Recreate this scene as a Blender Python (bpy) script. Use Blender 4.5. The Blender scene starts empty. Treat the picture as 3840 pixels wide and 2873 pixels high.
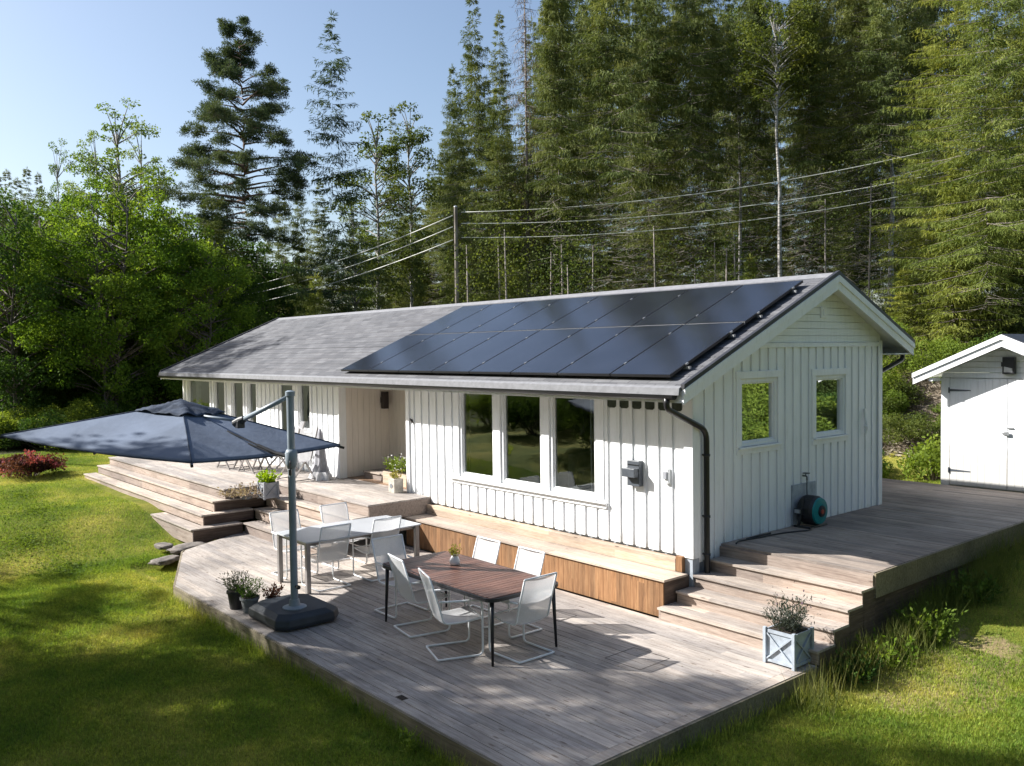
import bpy, bmesh, math, random
import numpy as np
from mathutils import Vector, Matrix
R = math.radians
random.seed(7)
rng = np.random.default_rng(11)
scn = bpy.context.scene
COL = scn.collection

# ------------------------------------------------------------------ camera
F = 3306.2; YAW = .8674; PITCH = -.0364; ROLL = -.0125
CAM = Vector((7.165, -9.12, 3.4))
fwd = Vector((-math.sin(YAW)*math.cos(PITCH), math.cos(YAW)*math.cos(PITCH), math.sin(PITCH)))
right0 = Vector((math.cos(YAW), math.sin(YAW), 0)); up0 = right0.cross(fwd)
rt = right0*math.cos(ROLL) + up0*math.sin(ROLL); upv = -right0*math.sin(ROLL) + up0*math.cos(ROLL)
cd = bpy.data.cameras.new('camera'); cam = bpy.data.objects.new('camera', cd); COL.objects.link(cam)
cd.sensor_width = 36; cd.lens = F/3840*36; cd.clip_start = .1; cd.clip_end = 2000
m = Matrix((rt, upv, -fwd)).transposed().to_4x4(); m.translation = CAM
cam.matrix_world = m; scn.camera = cam

def spot(px, d):
    """ground position at distance d (metres along the view) in the direction of photo column px (0..2212)"""
    v = fwd*1.0 + rt*((px*1.7360-1920)/F); v.z = 0
    k = d/ (v.x*fwd.x+v.y*fwd.y)
    return CAM.x+v.x*k, CAM.y+v.y*k
def hgt(py, d):
    """world height seen at photo row py (0..1655) at distance d"""
    return CAM.z + (770-py)*1.736/F*d

# ------------------------------------------------------------------ mesh helpers
class MB:
    def __init__(s): s.v=[]; s.f=[]
    def add(s, vs, fs):
        o=len(s.v); s.v += [tuple(v) for v in vs]; s.f += [tuple(i+o for i in f) for f in fs]; return s
    def box(s, x0,x1,y0,y1,z0,z1):
        if x0>x1: x0,x1=x1,x0
        if y0>y1: y0,y1=y1,y0
        if z0>z1: z0,z1=z1,z0
        return s.add([(x0,y0,z0),(x1,y0,z0),(x1,y1,z0),(x0,y1,z0),(x0,y0,z1),(x1,y0,z1),(x1,y1,z1),(x0,y1,z1)],
          [(0,3,2,1),(4,5,6,7),(0,1,5,4),(1,2,6,5),(2,3,7,6),(3,0,4,7)])
    def bar(s, a, b, w, h, up=(0,0,1)):
        a=Vector(a); b=Vector(b); d=(b-a).normalized(); u=Vector(up); sd=d.cross(u)
        if sd.length<1e-4: sd=d.cross(Vector((1,0,0)))
        sd.normalize(); u=sd.cross(d)
        vs=[]
        for p in (a,b):
            for i,j in ((-1,-1),(1,-1),(1,1),(-1,1)): vs.append(p+sd*i*w/2+u*j*h/2)
        return s.add(vs,[(0,3,2,1),(4,5,6,7),(0,1,5,4),(1,2,6,5),(2,3,7,6),(3,0,4,7)])
    def prism(s, pts, d):
        """pts: planar polygon (3d), extruded by vector d"""
        n=len(pts); d=Vector(d); vs=[Vector(p) for p in pts]+[Vector(p)+d for p in pts]
        nrm=(vs[1]-vs[0]).cross(vs[2]-vs[1])
        fs=[tuple(range(n))[::-1], tuple(range(n,2*n))]+[(i,(i+1)%n,(i+1)%n+n,i+n) for i in range(n)]
        if nrm.dot(d)<0: fs=[f[::-1] for f in fs]
        return s.add(vs,fs)
    def tube(s, pts, r, n=8, cap=True):
        pts=[Vector(p) for p in pts]; k=len(pts); rs=r if isinstance(r,(list,tuple)) else [r]*k
        rings=[]; ref=None
        for i,p in enumerate(pts):
            d=(pts[min(i+1,k-1)]-pts[max(i-1,0)]).normalized()
            if ref is None:
                ref=d.cross(Vector((0,0,1)))
                if ref.length<.1: ref=d.cross(Vector((1,0,0)))
            ref=(ref-d*ref.dot(d)); ref.normalize(); b=d.cross(ref)
            rings.append([p+(ref*math.cos(2*math.pi*j/n)+b*math.sin(2*math.pi*j/n))*rs[i] for j in range(n)])
        vs=[v for q in rings for v in q]; fs=[]
        for i in range(k-1):
            for j in range(n): fs.append((i*n+j,i*n+(j+1)%n,(i+1)*n+(j+1)%n,(i+1)*n+j))
        if cap: fs += [tuple(range(n))[::-1], tuple((k-1)*n+j for j in range(n))]
        return s.add(vs,fs)
    def lathe(s, prof, c=(0,0,0), n=20, ax='z'):
        vs=[];fs=[]
        for (r,z) in prof:
            for j in range(n):
                a=2*math.pi*j/n; x,y=r*math.cos(a),r*math.sin(a)
                p=(x,y,z) if ax=='z' else ((z,x,y) if ax=='x' else (y,z,x))
                vs.append((p[0]+c[0],p[1]+c[1],p[2]+c[2]))
        k=len(prof)
        for i in range(k-1):
            for j in range(n): fs.append((i*n+j,i*n+(j+1)%n,(i+1)*n+(j+1)%n,(i+1)*n+j))
        fs += [tuple(range(n))[::-1], tuple((k-1)*n+j for j in range(n))]
        return s.add(vs,fs)
    def xf(s, M):
        s.v=[tuple(M@Vector(v)) for v in s.v]; return s
    def build(s, name, mat, parent=None, smooth=False, bevel=0):
        me=bpy.data.meshes.new(name); me.from_pydata(s.v,[],s.f); me.update()
        o=bpy.data.objects.new(name,me); COL.objects.link(o)
        me.materials.append(mat)
        if smooth: me.shade_smooth()
        if bevel:
            b=o.modifiers.new('bevel','BEVEL'); b.width=bevel; b.segments=2; b.limit_method='ANGLE'; b.angle_limit=R(40)
        if parent: o.parent=parent
        return o
def smooth_path(pts, rad=.06, n=4):
    """round the corners of a polyline"""
    pts=[Vector(p) for p in pts]; out=[pts[0]]
    for i in range(1,len(pts)-1):
        a,b,c=pts[i-1],pts[i],pts[i+1]
        r1=min(rad,(a-b).length*.45,(c-b).length*.45)
        p=b+(a-b).normalized()*r1; q=b+(c-b).normalized()*r1
        for k in range(n+1):
            t=k/n; out.append(p*(1-t)**2+b*2*t*(1-t)+q*t*t)
    out.append(pts[-1]); return out
def tag(o, label=None, cat=None, group=None, kind=None):
    if label: o['label']=label
    if cat: o['category']=cat
    if group: o['group']=group
    if kind: o['kind']=kind
    return o
def empty(name, loc=(0,0,0), rz=0, label=None, cat=None, group=None):
    o=bpy.data.objects.new(name,None); COL.objects.link(o); o.location=loc; o.rotation_euler=(0,0,rz)
    o.empty_display_size=.1
    return tag(o,label,cat,group)
def copy_tree(o, parent=None):
    c=o.copy(); COL.objects.link(c)
    if parent: c.parent=parent
    for ch in o.children: copy_tree(ch,c)
    return c
def npmesh(name, V, Q, mat, parent=None, tri=False):
    """fast mesh from numpy arrays"""
    me=bpy.data.meshes.new(name); k=3 if tri else 4
    me.vertices.add(len(V)); me.vertices.foreach_set('co', V.astype(np.float32).ravel())
    me.loops.add(len(Q)*k); me.loops.foreach_set('vertex_index', Q.astype(np.int32).ravel())
    me.polygons.add(len(Q)); me.polygons.foreach_set('loop_start', np.arange(0,len(Q)*k,k,dtype=np.int32))
    me.polygons.foreach_set('loop_total', np.full(len(Q),k,dtype=np.int32))
    me.update(calc_edges=True); me.materials.append(mat)
    o=bpy.data.objects.new(name,me); COL.objects.link(o)
    if parent: o.parent=parent
    return o

# ------------------------------------------------------------------ materials
def new_mat(name):
    m=bpy.data.materials.new(name); m.use_nodes=True; nt=m.node_tree; nt.nodes.clear()
    out=nt.nodes.new('ShaderNodeOutputMaterial'); b=nt.nodes.new('ShaderNodeBsdfPrincipled')
    nt.links.new(b.outputs[0],out.inputs[0]); return m,nt,b,out
def N(nt,t,**k):
    n=nt.nodes.new('ShaderNode'+t)
    for a,v in k.items(): setattr(n,a,v)
    return n
def setin(n,**k):
    for a,v in k.items(): n.inputs[a.replace('_',' ')].default_value=v
    return n
def ramp(nt, src, stops):
    r=N(nt,'ValToRGB'); e=r.color_ramp.elements
    while len(e)<len(stops): e.new(.5)
    for i,(p,c) in enumerate(stops): e[i].position=p; e[i].color=(c[0],c[1],c[2],1)
    nt.links.new(src,r.inputs[0]); return r
def mixc(nt, a, b, fac, mode='MIX'):
    m=N(nt,'Mix',data_type='RGBA',blend_type=mode)
    for i,v in ((0,fac),(6,a),(7,b)):
        if hasattr(v,'is_output') or isinstance(v,bpy.types.NodeSocket): nt.links.new(v,m.inputs[i])
        else: m.inputs[i].default_value = v if i==0 else (v[0],v[1],v[2],1)
    return m.outputs[2]
def math_(nt, op, a, b=0):
    m=N(nt,'Math',operation=op)
    for i,v in ((0,a),(1,b)):
        if isinstance(v,bpy.types.NodeSocket): nt.links.new(v,m.inputs[i])
        else: m.inputs[i].default_value=v
    return m.outputs[0]
def noise(nt, co, scale, detail=3, rough=.55, vec=None):
    n=N(nt,'TexNoise'); n.inputs['Scale'].default_value=scale; n.inputs['Detail'].default_value=detail; n.inputs['Roughness'].default_value=rough
    if vec is not None:
        mp=N(nt,'Mapping'); mp.inputs['Scale'].default_value=vec; nt.links.new(co,mp.inputs[0]); nt.links.new(mp.outputs[0],n.inputs[0])
    else: nt.links.new(co,n.inputs[0])
    return n.outputs['Fac']
def bump(nt,b,src,dist=.01,strength=.5):
    n=N(nt,'Bump'); n.inputs['Strength'].default_value=strength; n.inputs['Distance'].default_value=dist
    nt.links.new(src,n.inputs['Height']); nt.links.new(n.outputs[0],b.inputs['Normal'])
def plain(name, col, rough=.5, metal=0, var=.12, scale=6, bmp=0, spec=.5):
    m,nt,b,o=new_mat(name); tc=N(nt,'TexCoord').outputs['Object']
    f=noise(nt,tc,scale,4)
    r=ramp(nt,f,[(.3,[c*(1-var) for c in col]),(.7,[min(1,c*(1+var)) for c in col])])
    nt.links.new(r.outputs[0],b.inputs['Base Color'])
    b.inputs['Roughness'].default_value=rough; b.inputs['Metallic'].default_value=metal; b.inputs['Specular IOR Level'].default_value=spec
    if bmp: bump(nt,b,noise(nt,tc,scale*8,4),bmp)
    return m
def wood(name, cols, axis='x', board=.125, off=0, across='y', rough=.75, stain=.35, knots=True, spec=.3):
    """boards running along `axis`, one tone per board along `across`"""
    m,nt,b,o=new_mat(name); tc=N(nt,'TexCoord').outputs['Object']
    sx=N(nt,'SeparateXYZ'); nt.links.new(tc,sx.inputs[0])
    ac=sx.outputs['XYZ'.index(across.upper())]; al=sx.outputs['XYZ'.index(axis.upper())]
    idx=math_(nt,'FLOOR',math_(nt,'DIVIDE',math_(nt,'ADD',ac,-off),board))
    seg=math_(nt,'FLOOR',math_(nt,'DIVIDE',math_(nt,'ADD',al,math_(nt,'MULTIPLY',idx,1.37)),3.6))
    cx=N(nt,'CombineXYZ'); nt.links.new(idx,cx.inputs[0]); nt.links.new(seg,cx.inputs[1])
    wn=N(nt,'TexWhiteNoise',noise_dimensions='3D'); nt.links.new(cx.outputs[0],wn.inputs[0])
    vec={'x':(1,14,14),'y':(14,1,14),'z':(14,14,1)}[axis]
    # offset the grain per board
    off3=N(nt,'VectorMath',operation='ADD'); nt.links.new(tc,off3.inputs[0]); sc=N(nt,'VectorMath',operation='SCALE'); nt.links.new(wn.outputs['Color'],sc.inputs[0]); sc.inputs['Scale'].default_value=9
    nt.links.new(sc.outputs[0],off3.inputs[1]); co=off3.outputs[0]
    grain=noise(nt,co,2.2,6,.65,vec); fine=noise(nt,co,9,3,.6,vec)
    base=ramp(nt,grain,[(.25,cols[0]),(.5,cols[1]),(.78,cols[2])]).outputs[0]
    v=ramp(nt,wn.outputs['Value'],[(0,(.74,.74,.76)),(.5,(.95,.94,.93)),(1,(1.14,1.1,1.06))]).outputs[0]
    c=mixc(nt,base,v,1,'MULTIPLY')
    big=noise(nt,tc,.7,4,.6); st=ramp(nt,big,[(.35,(1-stain,)*3),(.62,(1.08,1.07,1.05))]).outputs[0]
    c=mixc(nt,c,st,1,'MULTIPLY')
    f2=ramp(nt,fine,[(.3,(.8,.79,.78)),(.6,(1.05,1.05,1.05))]).outputs[0]
    c=mixc(nt,c,f2,1,'MULTIPLY')
    if knots:
        vo=N(nt,'TexVoronoi',feature='F1'); mp=N(nt,'Mapping'); mp.inputs['Scale'].default_value={'x':(2.2,8,8),'y':(8,2.2,8),'z':(8,8,2.2)}[axis]
        nt.links.new(co,mp.inputs[0]); nt.links.new(mp.outputs[0],vo.inputs[0]); vo.inputs['Scale'].default_value=1
        k=ramp(nt,vo.outputs['Distance'],[(.06,(1,1,1)),(.13,(0,0,0))]).outputs[0]
        c=mixc(nt,c,(.09,.055,.04),math_(nt,'MULTIPLY',k,.7))
    nt.links.new(c,b.inputs['Base Color']); b.inputs['Roughness'].default_value=rough; b.inputs['Specular IOR Level'].default_value=spec
    bump(nt,b,grain,.004,.5)
    return m
def foliage(name, cols, trans=.35, rough=.75, spec=.1):
    m,nt,b,o=new_mat(name); tc=N(nt,'TexCoord').outputs['Object']; oi=N(nt,'ObjectInfo')
    f=noise(nt,tc,.55,4,.6); fi=noise(nt,tc,9,2)
    mx=math_(nt,'ADD',math_(nt,'MULTIPLY',f,.65),math_(nt,'MULTIPLY',fi,.35))
    c=ramp(nt,mx,[(.34,cols[0]),(.5,cols[1]),(.66,cols[2])]).outputs[0]
    v=ramp(nt,oi.outputs['Random'],[(0,(.76,.82,.8)),(.5,(1,1,1)),(1,(1.2,1.1,.92))]).outputs[0]
    c=mixc(nt,c,v,1,'MULTIPLY')
    nt.links.new(c,b.inputs['Base Color']); b.inputs['Roughness'].default_value=rough; b.inputs['Specular IOR Level'].default_value=spec
    t=N(nt,'BsdfTranslucent'); ct=mixc(nt,c,(1.5,1.45,.7),1,'MULTIPLY'); nt.links.new(ct,t.inputs[0])
    mi=N(nt,'MixShader'); mi.inputs[0].default_value=trans
    nt.links.new(b.outputs[0],mi.inputs[1]); nt.links.new(t.outputs[0],mi.inputs[2]); nt.links.new(mi.outputs[0],o.inputs[0])
    return m
def bark(name, a, bcol, scale=5, white=False):
    m,nt,b,o=new_mat(name); tc=N(nt,'TexCoord').outputs['Object']
    f=noise(nt,tc,scale,5,.6,(2.5,2.5,.6) if not white else (.8,.8,3))
    r=ramp(nt,f,[(.36,a),(.56,bcol)]); nt.links.new(r.outputs[0],b.inputs['Base Color']); b.inputs['Roughness'].default_value=.9
    bump(nt,b,f,.02,.7); return m

M={}
GREY=[(.25,.215,.195),(.43,.39,.36),(.58,.54,.51)]
M['deck']=wood('weathered_deck_wood',GREY,'x',.125,-4.6,'y')
M['deck_side']=wood('brown_weathered_deck_wood',[(.20,.165,.145),(.34,.29,.255),(.48,.42,.38)],'x',.125,-4.6,'y')
M['deck_step']=wood('step_wood',[(.27,.22,.185),(.44,.385,.34),(.56,.51,.46)],'x',.145,0,'y',stain=.25)
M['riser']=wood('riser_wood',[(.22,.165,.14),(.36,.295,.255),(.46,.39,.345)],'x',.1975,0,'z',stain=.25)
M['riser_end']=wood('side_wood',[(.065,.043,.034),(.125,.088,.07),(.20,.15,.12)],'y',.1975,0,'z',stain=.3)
M['cedar']=wood('bench_front_wood',[(.17,.085,.04),(.29,.155,.075),(.40,.24,.125)],'z',.098,0,'x',stain=.28,knots=True)
M['bench']=wood('bench_top_wood',[(.34,.27,.215),(.48,.40,.335),(.56,.49,.42)],'x',.145,-.57,'y',stain=.15)
M['newwood']=wood('pale_new_wood',[(.42,.31,.215),(.54,.43,.33),(.62,.53,.43)],'x',.12,0,'z',stain=.12)
M['redwood']=wood('dark_red_wood',[(.085,.04,.03),(.155,.078,.058),(.22,.125,.10)],'y',.075,0,'x',rough=.45,stain=.15,knots=False,spec=.5)
M['edge']=wood('mossy_edge_board',[(.13,.12,.08),(.24,.21,.15),(.34,.30,.23)],'x',3,0,'y',stain=.4)
def white_paint(name, col=(.84,.855,.87)):
    m,nt,b,o=new_mat(name); tc=N(nt,'TexCoord').outputs['Object']
    f=noise(nt,tc,1.3,5,.6,(3,3,.5)); g=noise(nt,tc,24,3,.6,(1,1,.12))
    c=ramp(nt,f,[(.3,[x*.93 for x in col]),(.62,col)]).outputs[0]
    g2=ramp(nt,g,[(.28,(.92,.92,.91)),(.5,(1,1,1))]).outputs[0]
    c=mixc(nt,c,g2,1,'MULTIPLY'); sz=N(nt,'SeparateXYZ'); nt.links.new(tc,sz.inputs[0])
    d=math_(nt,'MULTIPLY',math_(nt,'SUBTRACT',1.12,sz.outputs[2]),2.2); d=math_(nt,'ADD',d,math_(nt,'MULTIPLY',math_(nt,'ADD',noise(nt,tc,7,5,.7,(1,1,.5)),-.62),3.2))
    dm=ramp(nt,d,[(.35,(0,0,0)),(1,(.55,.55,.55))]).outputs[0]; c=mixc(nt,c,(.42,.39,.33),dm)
    nt.links.new(c,b.inputs['Base Color']); b.inputs['Roughness'].default_value=.55; b.inputs['Specular IOR Level'].default_value=.35
    bump(nt,b,g,.002,.5); return m
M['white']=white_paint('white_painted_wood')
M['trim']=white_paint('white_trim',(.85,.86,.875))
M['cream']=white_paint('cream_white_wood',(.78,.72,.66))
M['black']=plain('black_metal',(.012,.012,.014),.35,0,.2,4)
M['blackp']=plain('black_plastic',(.02,.021,.024),.5,0,.3,9,.002)
M['darkmetal']=plain('dark_brown_metal',(.022,.015,.015),.35,.0,.2,5)
M['steel']=plain('galvanised_metal',(.45,.46,.47),.4,.8,.15,12)
M['greymetal']=plain('grey_painted_metal',(.235,.275,.31),.42,0,.12,5)
M['greytable']=plain('grey_aluminium',(.25,.235,.23),.4,.3,.1,8)
M['tabletop']=plain('pale_grey_tabletop',(.47,.49,.52),.22,0,.05,3)
M['whitemetal']=plain('white_powder_coat',(.78,.79,.80),.35,0,.04,5)
M['canvas']=plain('blue_grey_canvas',(.13,.158,.212),.85,0,.22,1.3,.012,.2)
M['canvas2']=plain('folded_vent_canvas',(.045,.058,.085),.85,0,.4,7,.01,.2)
M['basem']=plain('dark_base_plastic',(.028,.034,.042),.6,0,.3,5,.003)
M['teal']=plain('teal_plastic',(.0,.20,.215),.35,0,.15,6)
M['orange']=plain('orange_plastic',(.42,.06,.03),.4,0,.1,6)
M['greypot']=plain('grey_clay',(.16,.17,.18),.8,0,.3,14,.003)
M['palepot']=plain('pale_glazed_clay',(.62,.62,.63),.35,0,.08,6)
M['planter']=plain('grey_painted_planter',(.33,.37,.42),.6,0,.22,9,.003)
M['planter_pale']=plain('pale_planter_paint',(.30,.31,.34),.6,0,.15,9,.003)
M['palecrate']=plain('pale_crate_wood',(.44,.40,.34),.8,0,.25,12)
M['concrete']=plain('concrete',(.30,.33,.37),.85,0,.15,9,.004)
M['mailbox']=plain('anthracite_paint',(.075,.085,.10),.35,0,.15,7)
M['soil']=plain('dark_soil',(.03,.022,.016),1,0,.5,30,.02)
M['rock']=plain('grey_rock',(.15,.13,.115),.9,0,.5,7,.03)
M['cloth']=plain('white_cloth',(.74,.73,.74),.9,0,.12,12,.004)
M['coverc']=plain('grey_cover_cloth',(.36,.36,.39),.9,0,.2,8,.006)
M['wire']=plain('pale_cable',(.62,.62,.56),.6,0,.1,2)
M['ceram']=plain('dark_insulator',(.05,.035,.03),.3,0,.2,9)
M['roomwall']=plain('room_wall_paint',(.42,.40,.37),.8,0,.08,2)
M['roomfloor']=plain('room_floor_wood',(.22,.14,.09),.5,0,.2,3)
M['sofa']=plain('sofa_fabric',(.30,.29,.30),.9,0,.2,9)
M['eave_dark']=plain('dark_green_block',(.035,.045,.03),.9,0,.4,20)
def sling():
    m,nt,b,o=new_mat('white_sling_mesh'); tc=N(nt,'TexCoord').outputs['Object']
    f=noise(nt,tc,60,2); r=ramp(nt,f,[(.3,(.68,.69,.70)),(.7,(.80,.80,.81))]); nt.links.new(r.outputs[0],b.inputs['Base Color']); b.inputs['Roughness'].default_value=.7
    t=N(nt,'BsdfTransparent'); tl=N(nt,'BsdfTranslucent'); tl.inputs[0].default_value=(.75,.76,.78,1)
    m1=N(nt,'MixShader'); m1.inputs[0].default_value=.3; nt.links.new(b.outputs[0],m1.inputs[1]); nt.links.new(tl.outputs[0],m1.inputs[2])
    m2=N(nt,'MixShader'); m2.inputs[0].default_value=.24; nt.links.new(m1.outputs[0],m2.inputs[1]); nt.links.new(t.outputs[0],m2.inputs[2])
    nt.links.new(m2.outputs[0],o.inputs[0]); return m
M['sling']=sling()
def sling2():
    m=sling(); m.name='grey_sling_mesh'; 
    for n in m.node_tree.nodes:
        if n.type=='VALTORGB':
            n.color_ramp.elements[0].color=(.28,.27,.29,1); n.color_ramp.elements[1].color=(.38,.37,.39,1)
    return m
M['sling_grey']=sling2()
def glass(name, refl=.0, tint=(.86,.9,.88)):
    m,nt,b,o=new_mat(name); nt.nodes.remove(b)
    fr=N(nt,'Fresnel'); fr.inputs[0].default_value=1.75
    f=math_(nt,'ADD',fr.outputs[0],refl)
    t=N(nt,'BsdfTransparent'); t.inputs[0].default_value=(*tint,1); g=N(nt,'BsdfGlossy'); g.inputs['Roughness'].default_value=.012; g.inputs[0].default_value=(.93,.97,.95,1)
    tc=N(nt,'TexCoord').outputs['Object']; bn=N(nt,'Bump'); bn.inputs['Strength'].default_value=.12; bn.inputs['Distance'].default_value=.02
    nt.links.new(noise(nt,tc,1.2,2),bn.inputs['Height']); nt.links.new(bn.outputs[0],g.inputs['Normal'])
    mx=N(nt,'MixShader'); nt.links.new(f,mx.inputs[0]); nt.links.new(t.outputs[0],mx.inputs[1]); nt.links.new(g.outputs[0],mx.inputs[2]); nt.links.new(mx.outputs[0],o.inputs[0])
    return m
M['glass']=glass('window_glass',.10)
M['glass2']=glass('gable_window_glass',.5)
def panelmat():
    m,nt,b,o=new_mat('solar_cell_glass'); tc=N(nt,'TexCoord').outputs['Object']
    f=noise(nt,tc,1.5,3); r=ramp(nt,f,[(.3,(.010,.011,.017)),(.7,(.016,.018,.027))]); nt.links.new(r.outputs[0],b.inputs['Base Color'])
    b.inputs['Roughness'].default_value=.13; b.inputs['IOR'].default_value=1.7; b.inputs['Specular IOR Level'].default_value=.62
    return m
M['solar']=panelmat()
def shingle():
    m,nt,b,o=new_mat('grey_roof_shingles'); tc=N(nt,'TexCoord').outputs['Object']
    mp=N(nt,'Mapping'); mp.inputs['Rotation'].default_value=(-math.atan(.431),0,0); nt.links.new(tc,mp.inputs[0])
    br=N(nt,'TexBrick'); nt.links.new(mp.outputs[0],br.inputs[0]); br.offset=.5
    setin(br,Scale=1,Mortar_Size=.006,Brick_Width=.33,Row_Height=.142,Bias=0.0); br.inputs['Color1'].default_value=(.094,.096,.104,1); br.inputs['Color2'].default_value=(.148,.151,.16,1); br.inputs['Mortar'].default_value=(.05,.05,.055,1)
    br.inputs['Mortar Smooth'].default_value=.3
    f=noise(nt,tc,1.1,5,.65); st=ramp(nt,f,[(.35,(.82,.82,.84)),(.65,(1.15,1.13,1.12))]).outputs[0]
    g=noise(nt,tc,160,2); g2=ramp(nt,g,[(.3,(.7,.7,.7)),(.7,(1.25,1.25,1.25))]).outputs[0]
    c=mixc(nt,mixc(nt,br.outputs[0],st,1,'MULTIPLY'),g2,1,'MULTIPLY')
    nt.links.new(c,b.inputs['Base Color']); b.inputs['Roughness'].default_value=.85; b.inputs['Specular IOR Level'].default_value=.3
    bump(nt,b,br.outputs['Fac'],.012,-.8); return m
M['shingle']=shingle()
M['verge']=plain('dark_verge_flashing',(.03,.031,.038),.5,0,.2,5)
M['drip']=plain('eave_shingle_strip',(.185,.187,.20),.8,0,.15,12,.003)
def ground_mat():
    m,nt,b,o=new_mat('lawn_soil_and_turf'); tc=N(nt,'TexCoord').outputs['Object']
    a=noise(nt,tc,.55,5,.6); bb=noise(nt,tc,3.2,5,.65); c3=noise(nt,tc,45,3,.7)
    c=ramp(nt,a,[(.33,(.085,.12,.022)),(.5,(.17,.18,.036)),(.66,(.30,.265,.08))]).outputs[0]
    c=mixc(nt,c,ramp(nt,bb,[(.3,(.7,.78,.7)),(.7,(1.25,1.15,1.0))]).outputs[0],1,'MULTIPLY')
    c=mixc(nt,c,ramp(nt,c3,[(.3,(.55,.6,.5)),(.65,(1.3,1.28,1.15))]).outputs[0],1,'MULTIPLY')
    # straw-coloured bare ground: beside the deck steps and the bank behind the house
    sx=N(nt,'SeparateXYZ'); nt.links.new(tc,sx.inputs[0])
    def blob(cx,cy,rx,ry,soft):
        dx=math_(nt,'DIVIDE',math_(nt,'ADD',sx.outputs[0],-cx),rx); dy=math_(nt,'DIVIDE',math_(nt,'ADD',sx.outputs[1],-cy),ry)
        d=math_(nt,'ADD',math_(nt,'MULTIPLY',dx,dx),math_(nt,'MULTIPLY',dy,dy))
        d=math_(nt,'ADD',d,math_(nt,'MULTIPLY',math_(nt,'ADD',bb,-.5),soft))
        return ramp(nt,d,[(.55,(1,1,1)),(1,(0,0,0))]).outputs[0]
    straw=mixc(nt,(.26,.18,.11),(.38,.29,.17),bb)
    c=mixc(nt,c,straw,math_(nt,'MULTIPLY',blob(3.05,.35,.75,1.1,3.0),.75))
    bank=mixc(nt,(.09,.07,.05),(.29,.235,.18),noise(nt,tc,6,6,.8))
    c=mixc(nt,c,bank,blob(-2.6,13.4,7.5,1.7,1.6))
    # forest floor further back
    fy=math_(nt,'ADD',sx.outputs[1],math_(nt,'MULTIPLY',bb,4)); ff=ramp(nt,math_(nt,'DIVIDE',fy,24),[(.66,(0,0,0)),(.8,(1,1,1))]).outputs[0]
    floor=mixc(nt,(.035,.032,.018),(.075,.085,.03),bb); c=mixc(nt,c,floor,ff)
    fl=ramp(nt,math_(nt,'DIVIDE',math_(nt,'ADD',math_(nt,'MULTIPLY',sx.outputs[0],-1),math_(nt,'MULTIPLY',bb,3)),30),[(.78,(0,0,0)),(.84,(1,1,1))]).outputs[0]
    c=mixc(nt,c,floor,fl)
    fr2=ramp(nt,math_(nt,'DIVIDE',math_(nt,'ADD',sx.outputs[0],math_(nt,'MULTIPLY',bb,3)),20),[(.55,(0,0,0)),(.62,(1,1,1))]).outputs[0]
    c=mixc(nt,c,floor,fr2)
    nt.links.new(c,b.inputs['Base Color']); b.inputs['Roughness'].default_value=.95; b.inputs['Specular IOR Level'].default_value=.1
    bump(nt,b,c3,.03,.8); return m
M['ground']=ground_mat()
def grass_mat():
    m,nt,b,o=new_mat('grass_blades'); tc=N(nt,'TexCoord').outputs['Object']
    a=noise(nt,tc,.55,5,.6); f=noise(nt,tc,3.4,4,.65); g=noise(nt,tc,30,2)
    c=ramp(nt,a,[(.33,(.115,.20,.035)),(.5,(.24,.31,.058)),(.66,(.41,.41,.12))]).outputs[0]
    c=mixc(nt,c,ramp(nt,f,[(.32,(.72,.85,.7)),(.68,(1.22,1.12,1.0))]).outputs[0],1,'MULTIPLY')
    c=mixc(nt,c,ramp(nt,g,[(.34,(.5,.56,.5)),(.66,(1.45,1.38,1.25))]).outputs[0],1,'MULTIPLY')
    nt.links.new(c,b.inputs['Base Color']); b.inputs['Roughness'].default_value=.6; b.inputs['Specular IOR Level'].default_value=.2
    t=N(nt,'BsdfTranslucent'); nt.links.new(mixc(nt,c,(1.3,1.3,.8),1,'MULTIPLY'),t.inputs[0]); mi=N(nt,'MixShader'); mi.inputs[0].default_value=.35
    nt.links.new(b.outputs[0],mi.inputs[1]); nt.links.new(t.outputs[0],mi.inputs[2]); nt.links.new(mi.outputs[0],o.inputs[0]); return m
M['grass']=grass_mat()
M['tallgrass']=foliage('tall_grass',[(0.050,0.080,0.020),(0.110,0.145,0.040),(0.200,0.200,0.080)],.35)
M['spruce']=foliage('spruce_needles',[(0.042,0.060,0.020),(0.115,0.142,0.045),(0.240,0.250,0.085)],.22)
M['spruce_light']=foliage('spruce_needles_light_green',[(0.070,0.098,0.024),(0.155,0.190,0.045),(0.280,0.295,0.085)],.3)  # lighter, more yellow-green needle tone
M['spruce_blue']=foliage('spruce_needles_cool',[(0.028,0.050,0.026),(0.070,0.105,0.050),(0.140,0.170,0.075)],.22)
M['pine']=foliage('pine_needles',[(0.050,0.078,0.045),(0.095,0.125,0.068),(0.160,0.175,0.085)],.2)
M['olive']=foliage('olive_birch_leaves',[(0.040,0.068,0.020),(0.085,0.115,0.032),(0.150,0.175,0.050)],.35)
M['birch']=foliage('birch_leaves',[(0.082,0.138,0.034),(0.139,0.198,0.046),(0.227,0.276,0.072)],.45)
M['leaf']=foliage('broad_leaves',[(0.060,0.120,0.015),(0.140,0.220,0.028),(0.270,0.340,0.050)],.42)
M['leaf_dark']=foliage('dark_broad_leaves',[(0.035,0.070,0.018),(0.065,0.120,0.026),(0.120,0.180,0.040)],.35)
M['shrubleaf']=foliage('shrub_leaves',[(0.076,0.120,0.022),(0.151,0.210,0.034),(0.252,0.306,0.060)],.4)
M['lime']=foliage('lime_leaves',[(.16,.26,.01),(.28,.40,.015),(.42,.52,.04)],.4)
M['lavender']=foliage('lavender_leaves',[(.045,.055,.045),(.075,.085,.07),(.12,.12,.10)],.2)
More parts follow.
